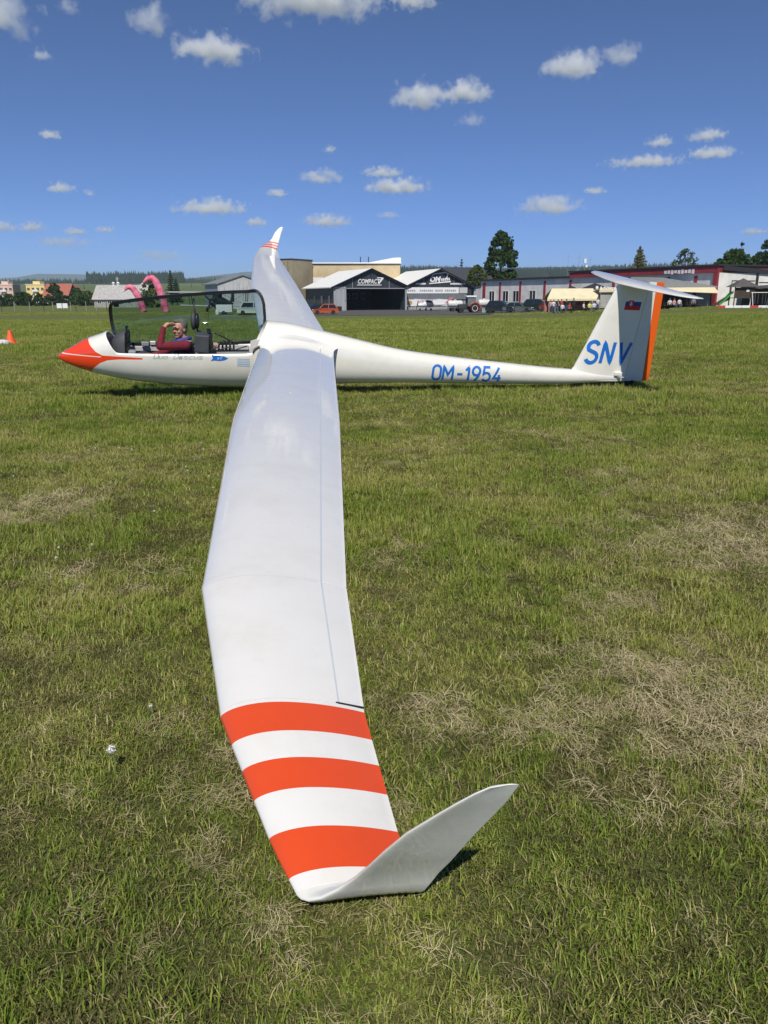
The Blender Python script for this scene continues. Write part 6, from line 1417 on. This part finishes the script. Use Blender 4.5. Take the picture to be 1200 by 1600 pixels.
# ---- people
PAL = {'w': mat('shirt_white', (.62, .62, .62), .9), 'y': mat('shirt_yellow', (.62, .66, .15), .9), 'k': mat('cloth_black', (.02, .02, .022), .9), 'b': mat('cloth_blue', (.07, .12, .22), .9), 'r': mat('shirt_red', (.40, .06, .05), .9), 'g': mat('cloth_grey', (.22, .22, .23), .9), 'p': mat('shirt_pink', (.55, .30, .30), .9)}
def person(label, px, Y, rz, top, bot, hair=(.05, .035, .025), sit=False, s=1.0, pose=0, group='people outside the clubhouse'):
    t = thing('person', label, 'person', gp(px, Y), rz, group); a = .06 * pose
    hip = .46 if sit else .92; L = []
    d = hip - .92
    L += [('ell', (0, 0, 1.66 + d), (.085, .10, .12), None, 0), ('cap', (0, 0, 1.45 + d), (0, 0, 1.58 + d), .055, .05, 0), ('ell', (0, -.105, 1.65 + d), (.02, .022, .02), None, 0),
          ('ell', (0, 0, 1.28 + d), (.19, .12, .22), None, 1), ('ell', (0, 0, 1.02 + d), (.165, .12, .18), None, 1), ('cap', (-.15, 0, 1.42 + d), (.15, 0, 1.42 + d), .07, .07, 1)]
    for k in (-1, 1):
        el_ = (k * (.27 + a), -.02 - .06 * pose, 1.14 + d); L += [('cap', (k * .19, 0, 1.41 + d), el_, .058, .045, 1), ('cap', el_, (k * (.22 + a), -.17 - .05 * pose, .95 + d + .06 * pose), .042, .033, 0), ('ell', (k * (.21 + a), -.20 - .05 * pose, .93 + d + .06 * pose), (.035, .045, .05), None, 0)]
        if sit: L += [('cap', (k * .1, 0, .50), (k * .12, -.42, .50), .085, .065, 2), ('cap', (k * .12, -.42, .48), (k * .12, -.40, .10), .06, .045, 2), ('cap', (k * .12, -.38, .05), (k * .12, -.56, .04), .045, .035, 3)]
        else: L += [('cap', (k * .09, 0, .92), (k * .11, -.02 * k, .50), .09, .065, 2), ('cap', (k * .11, -.02 * k, .50), (k * .115, .02 - .03 * k, .10), .06, .045, 2), ('cap', (k * .12, .03, .05), (k * .13, -.15, .04), .045, .035, 3)]
    L = [((q[0],) + tuple(tuple(c * s for c in e) if isinstance(e, tuple) else (e * s if isinstance(e, float) else e) for e in q[1:])) for q in L]
    fuse('body', L, [M_SKIN, PAL[top], PAL[bot], M_TYRE], .028, t, 2)
    MB().ball((0, .015 * s, (1.70 + d) * s), (.098 * s, .105 * s, .10 * s), 10, 7).build('hair', mat('hair', hair, .8), t, smooth=True); return t
person('standing person in white shirt at the left end of the cream marquee', 866, 109.5, .3, 'w', 'b', pose=1)
person('standing person in pink top beside the parked cars', 861, 110, -.5, 'p', 'g')
person('standing person in grey shirt and jeans before the marquee', 873, 109, 1.2, 'g', 'b', pose=1)
person('seated person in white shirt under the marquee, leftmost seated', 880, 109, .2, 'w', 'k', sit=True)
person('standing person in black by the marquee pole', 886, 110, 2.5, 'k', 'b')
person('standing tall person dressed in black under the marquee', 897, 109.5, 2.9, 'k', 'k', s=1.05)
person('seated person in red under the marquee', 891, 109, .6, 'r', 'k', sit=True)
person('seated person in yellow shirt at the picnic table, left of two', 922, 109, .3, 'y', 'g', sit=True)
person('seated person in pale shirt at the picnic table, right of two', 929, 109, -.3, 'w', 'b', sit=True)
person('person in white shirt near the fence left of the fin', 913, 108.5, .9, 'w', 'k', sit=True)
person('seated person in pink at the table right of the fin', 1054, 103, .4, 'p', 'b', sit=True)
person('seated person in white at the table right of the fin', 1047, 105, -.4, 'w', 'k', sit=True)
person('seated person in white under the pavilion middle', 1062, 105, .2, 'w', 'g', sit=True)
person('child in blue shirt standing by the marquee people', 869, 108.6, .8, 'b', 'g', s=.72)
person('standing person in red shirt left of the marquee pole', 878, 110.5, -.8, 'r', 'b')
person('standing person in white top by the right pole of the marquee', 935, 110, .4, 'w', 'b')
person('seated person in grey at the right pavilion table', 1084, 104, -.2, 'g', 'k', sit=True)

# ---- fence posts along the grass edge, hedge, masts, cone
for i, px in enumerate([765, 784, 805, 826, 847, 868, 889, 910, 931, 952, 1052, 1072, 1092, 1112]):
    Y = 117 - (px - 765) * .042; x, y, z = gp(px, Y)
    t = thing('fence_post', 'thin dark fence post along the clubhouse lawn', 'post', (x, y, z), 0, 'fence posts along the clubhouse lawn'); MB().tube([(0, 0, -.1), (0, 0, 1.15)], .035, 6).build('post', M_TYRE, t); MB().ball((0, 0, 1.17), .05, 8, 5).build('cap', M_TYRE, t)
for (a, b, lab) in ((765, 868, 'thin wire between the left fence posts'), (868, 960, 'thin wire between the posts before the marquee'), (1050, 1114, 'thin wire between the posts right of the fin')):
    q = MB()
    for zz in (.55, 1.05): q.tube([Vector(gp(a + (b - a) * k / 6, 117 - (a + (b - a) * k / 6 - 765) * .042)) + Vector((0, 0, zz)) for k in range(7)], .008, 4)
    tag(q.build('fence_wire', M_TYRE), lab, 'wire')
def mast(label, px, ytop, Y, base=None, lamp=False, r0=.07):
    p = at(px, ytop, Y); z = gz(p.x, Y) if base is None else base; t = thing('mast', label, 'mast', (p.x, Y, z)); MB().tube([(0, 0, 0), (0, 0, p.z - z)], [r0, r0 * .5], 6).build('pole', M_SIGNG, t)
    if lamp: MB().box((0, 0, p.z - z + .3), (.5, .4, .9)).box((.35, 0, p.z - z - .8), (.4, .3, .5)).build('lamp_head', M_SIGNW, t)
    else: MB().tube([(-.5, 0, p.z - z - .9), (.5, 0, p.z - z - .9)], .03, 4).build('cross_arm', M_SIGNG, t)
mast('thin aerial mast above the warehouse, left of the lamp mast', 907, 399, 200); mast('mast with white lamp head above the warehouse', 915.5, 412, 180, lamp=True); mast('thin aerial mast right of the lamp mast', 924, 402, 200); mast('faint aerial mast left of the other masts', 890, 398, 260, r0=.05); mast('low lamp pole left of the taller masts', 904, 418, 190, lamp=False)
def pylon(label, px, ytop, Y):
    p = at(px, ytop, Y); x = p.x; z = float(land_z(x, Y)); H = p.z - z; t = thing('pylon', label, 'pylon', (x, Y, z), .3, 'power pylons in the valley'); q = MB(); w = H * .10
    for sx in (-1, 1):
        for sy in (-1, 1): q.tube([(sx * w, sy * w, 0), (sx * w * .15, sy * w * .15, H)], H * .012, 4)
    for k in range(1, 6):
        f = k / 6; ww = w * (1 - .85 * f)
        q.tube([(-ww, -ww, H * f), (ww, -ww, H * f)], H * .008, 4); q.tube([(-ww, ww, H * f), (ww, -ww, H * (f - .12))], H * .007, 4)
    q.build('lattice', M_SIGNW, t)
    for k in (.78, .9): MB().tube([(-H * .16, 0, H * k), (H * .16, 0, H * k)], H * .012, 4).build('cross_arm', M_SIGNW, t)
pylon('lattice pylon at the far left of the valley', 14, 434, 900); pylon('lattice pylon in front of the spruce wood', 184, 430, 1200); pylon('small lattice pylon right of the far left one', 141, 438, 1500)
cn = thing('traffic_cone', 'orange traffic cone in the grass at the left edge', 'cone'); p = at(18, 536, 24.6); cn.location = (p.x, 24.6, gz(p.x, 24.6))
M_CONE = mat('cone_orange', lin(235, 98, 40), .5); MB().lathe([(.16, .03), (.15, .06), (.045, .40), (.04, .42), (0, .42)], (0, 0, 0), 18).build('cone_body', M_CONE, cn, smooth=40); MB().box((0, 0, .02), (.40, .40, .05)).build('base', M_CONE, cn, bevel=.02)
bg = thing('white_bag', 'crumpled white sack lying left of the orange cone', 'bag'); p = at(3, 537, 24.2); bg.location = (p.x, 24.2, gz(p.x, 24.2))
rb = np.random.default_rng(3); b = bmesh.new(); bmesh.ops.create_icosphere(b, subdivisions=3, radius=1)
for v in b.verts: v.co = Vector((v.co.x * .24, v.co.y * .2, max(v.co.z, -.5) * .10 + .04)) * (1 + .22 * float(vnoise(np.array([v.co.x * 3.]), np.array([v.co.y * 3. + v.co.z * 2]), 2)[0]))
me = bpy.data.meshes.new('sack'); b.to_mesh(me); b.free(); me.materials.append(mat('sack_white', (.6, .6, .62), .7)); link(bpy.data.objects.new('sack', me), bg)
# roadside notice boards and posts at far left
for px, lab in ((94.5, 'white notice board left of two, before the red roofed house'), (103.5, 'white notice board right of two, before the red roofed house')):
    t = thing('notice_board', lab, 'board', (at(px, 484, 200).x, 200, -1.25)); MB().box((0, 0, .85), (1.25, .08, 1.15)).build('panel', M_SIGNW, t); MB().box((-.5, .06, .5), (.08, .08, 1.0)).build('leg', M_POLE, t); MB().box((.5, .06, .5), (.08, .08, 1.0)).build('leg', M_POLE, t)
for i, px in enumerate([4, 24, 48, 70, 84, 112, 120, 136, 152, 168]):
    t = thing('boundary_post', 'weathered post in the fence line at far left', 'post', (at(px, 484, 170).x, 170, -1.25), 0, 'boundary posts at far left'); MB().tube([(0, 0, 0), (0, 0, 1.9)], .07, 6).build('post', M_SIGNG if i % 3 else M_WOOD, t); MB().box((0, 0, 1.92), (.2, .2, .05)).build('cap', M_SIGNG, t)
# rough long grass verge on the far side of the field
TALL = [tuft('tall_grass_tuft', 60, .5, .25, .6, .05, .6, M_LEAF_D if False else M_BLADE, 41)]
r = np.random.default_rng(55); xs_, ys_ = [], []
for px0, px1, Y0, Y1, n in ((-120, 470, 128, 150, 5200), (770, 965, 112, 117, 1300), (1040, 1125, 100, 103, 300), (900, 1300, 98, 101, 250)):
    px = r.uniform(px0, px1, n); y = r.uniform(Y0, Y1, n) - (np.maximum(px - 765, 0) * .03 if px0 == 770 else 0); xs_.append((px - 600) / 1216 * .985 * y); ys_.append(y)
x = np.concatenate(xs_); y = np.concatenate(ys_); n = len(x)
tag(field('verge_grass', x, y, r.uniform(.22, .5, n), np.zeros(n), r.uniform(0, 6.28, n), (np.zeros(n), np.zeros(n)), TALL), 'rough dark verge along the far edge of the airfield', 'verge', kind='stuff')
# dandelion heads in the near turf
M_PUFF = mat('dandelion_down', (.75, .74, .70), .9); M_STEM = mat('dandelion_stem', (.16, .22, .06), .7)
def dandelion(px, py, h, rad, label):
    o_, = [at(px, py, 1.0)]; d = o_ - Vector((0, 0, CAM_H)); t_ = (h - CAM_H) / d.z; x, y = d.x * t_, d.y * t_
    t = thing('dandelion', label, 'flower', (x, y, gz(x, y)), px, 'white dandelion heads in the turf'); MB().tube([(0, 0, 0), (.008, 0, h * .5), (0, 0, h)], .0025, 5).build('stem', M_STEM, t)
    pf = MB(); rp = np.random.default_rng(int(px)); pf.ball((0, 0, h), rad * .3, 6, 4)
    for _ in range(70 if rad > .01 else 34):
        d_ = Vector(rp.normal(0, 1, 3)).normalized(); e_ = d_.cross(Vector((.3, .2, .9))).normalized() * rad * .24; q_ = d_ * rad * float(rp.uniform(.85, 1.12)) + Vector((0, 0, h)); f_ = d_.cross(e_)
        pf.face([(0, 0, h), q_ + e_ * .2, q_ - e_ * .2]); pf.face([q_ + e_, q_ + f_, q_ - e_, q_ - f_])
    pf.build('seed_head', M_PUFF, t, fixn=False)
dandelion(170, 1168, .09, .013, 'largest white dandelion clock left of the orange wing bands')
for px, py in ((240, 796), (180, 738), (205, 700), (140, 694), (148, 697), (186, 697), (290, 727), (292, 733), (314, 690), (317, 700), (340, 740), (332, 760), (326, 742), (90, 852), (142, 848), (86, 868), (64, 636), (236, 640), (20, 740), (1020, 606), (1030, 612), (1050, 614), (1010, 618), (1002, 480 + 130), (690, 700), (1150, 690), (232, 1100)):
    dandelion(px, py, .045, .0075, 'small white dandelion head in the short grass')
def add_haze(dens, col, aniso):
    hm = bpy.data.materials.new('haze_air'); hm.use_nodes = True; n = hm.node_tree.nodes; n.remove(n['Principled BSDF'])
    v = n.new('ShaderNodeVolumePrincipled'); v.inputs['Density'].default_value = dens; v.inputs['Color'].default_value = (*col, 1); v.inputs['Anisotropy'].default_value = aniso
    hm.node_tree.links.new(v.outputs[0], n['Material Output'].inputs['Volume']); hm.cycles.homogeneous_volume = True
    return v, tag(MB().box((0, 7400, 173), (18600, 15800, 354)).build('haze', hm), kind='stuff')
# ------------------------------------------------------------------ thin summer haze over the valley
add_haze(0.00012, (.66, .81, 1.0), 0.0)
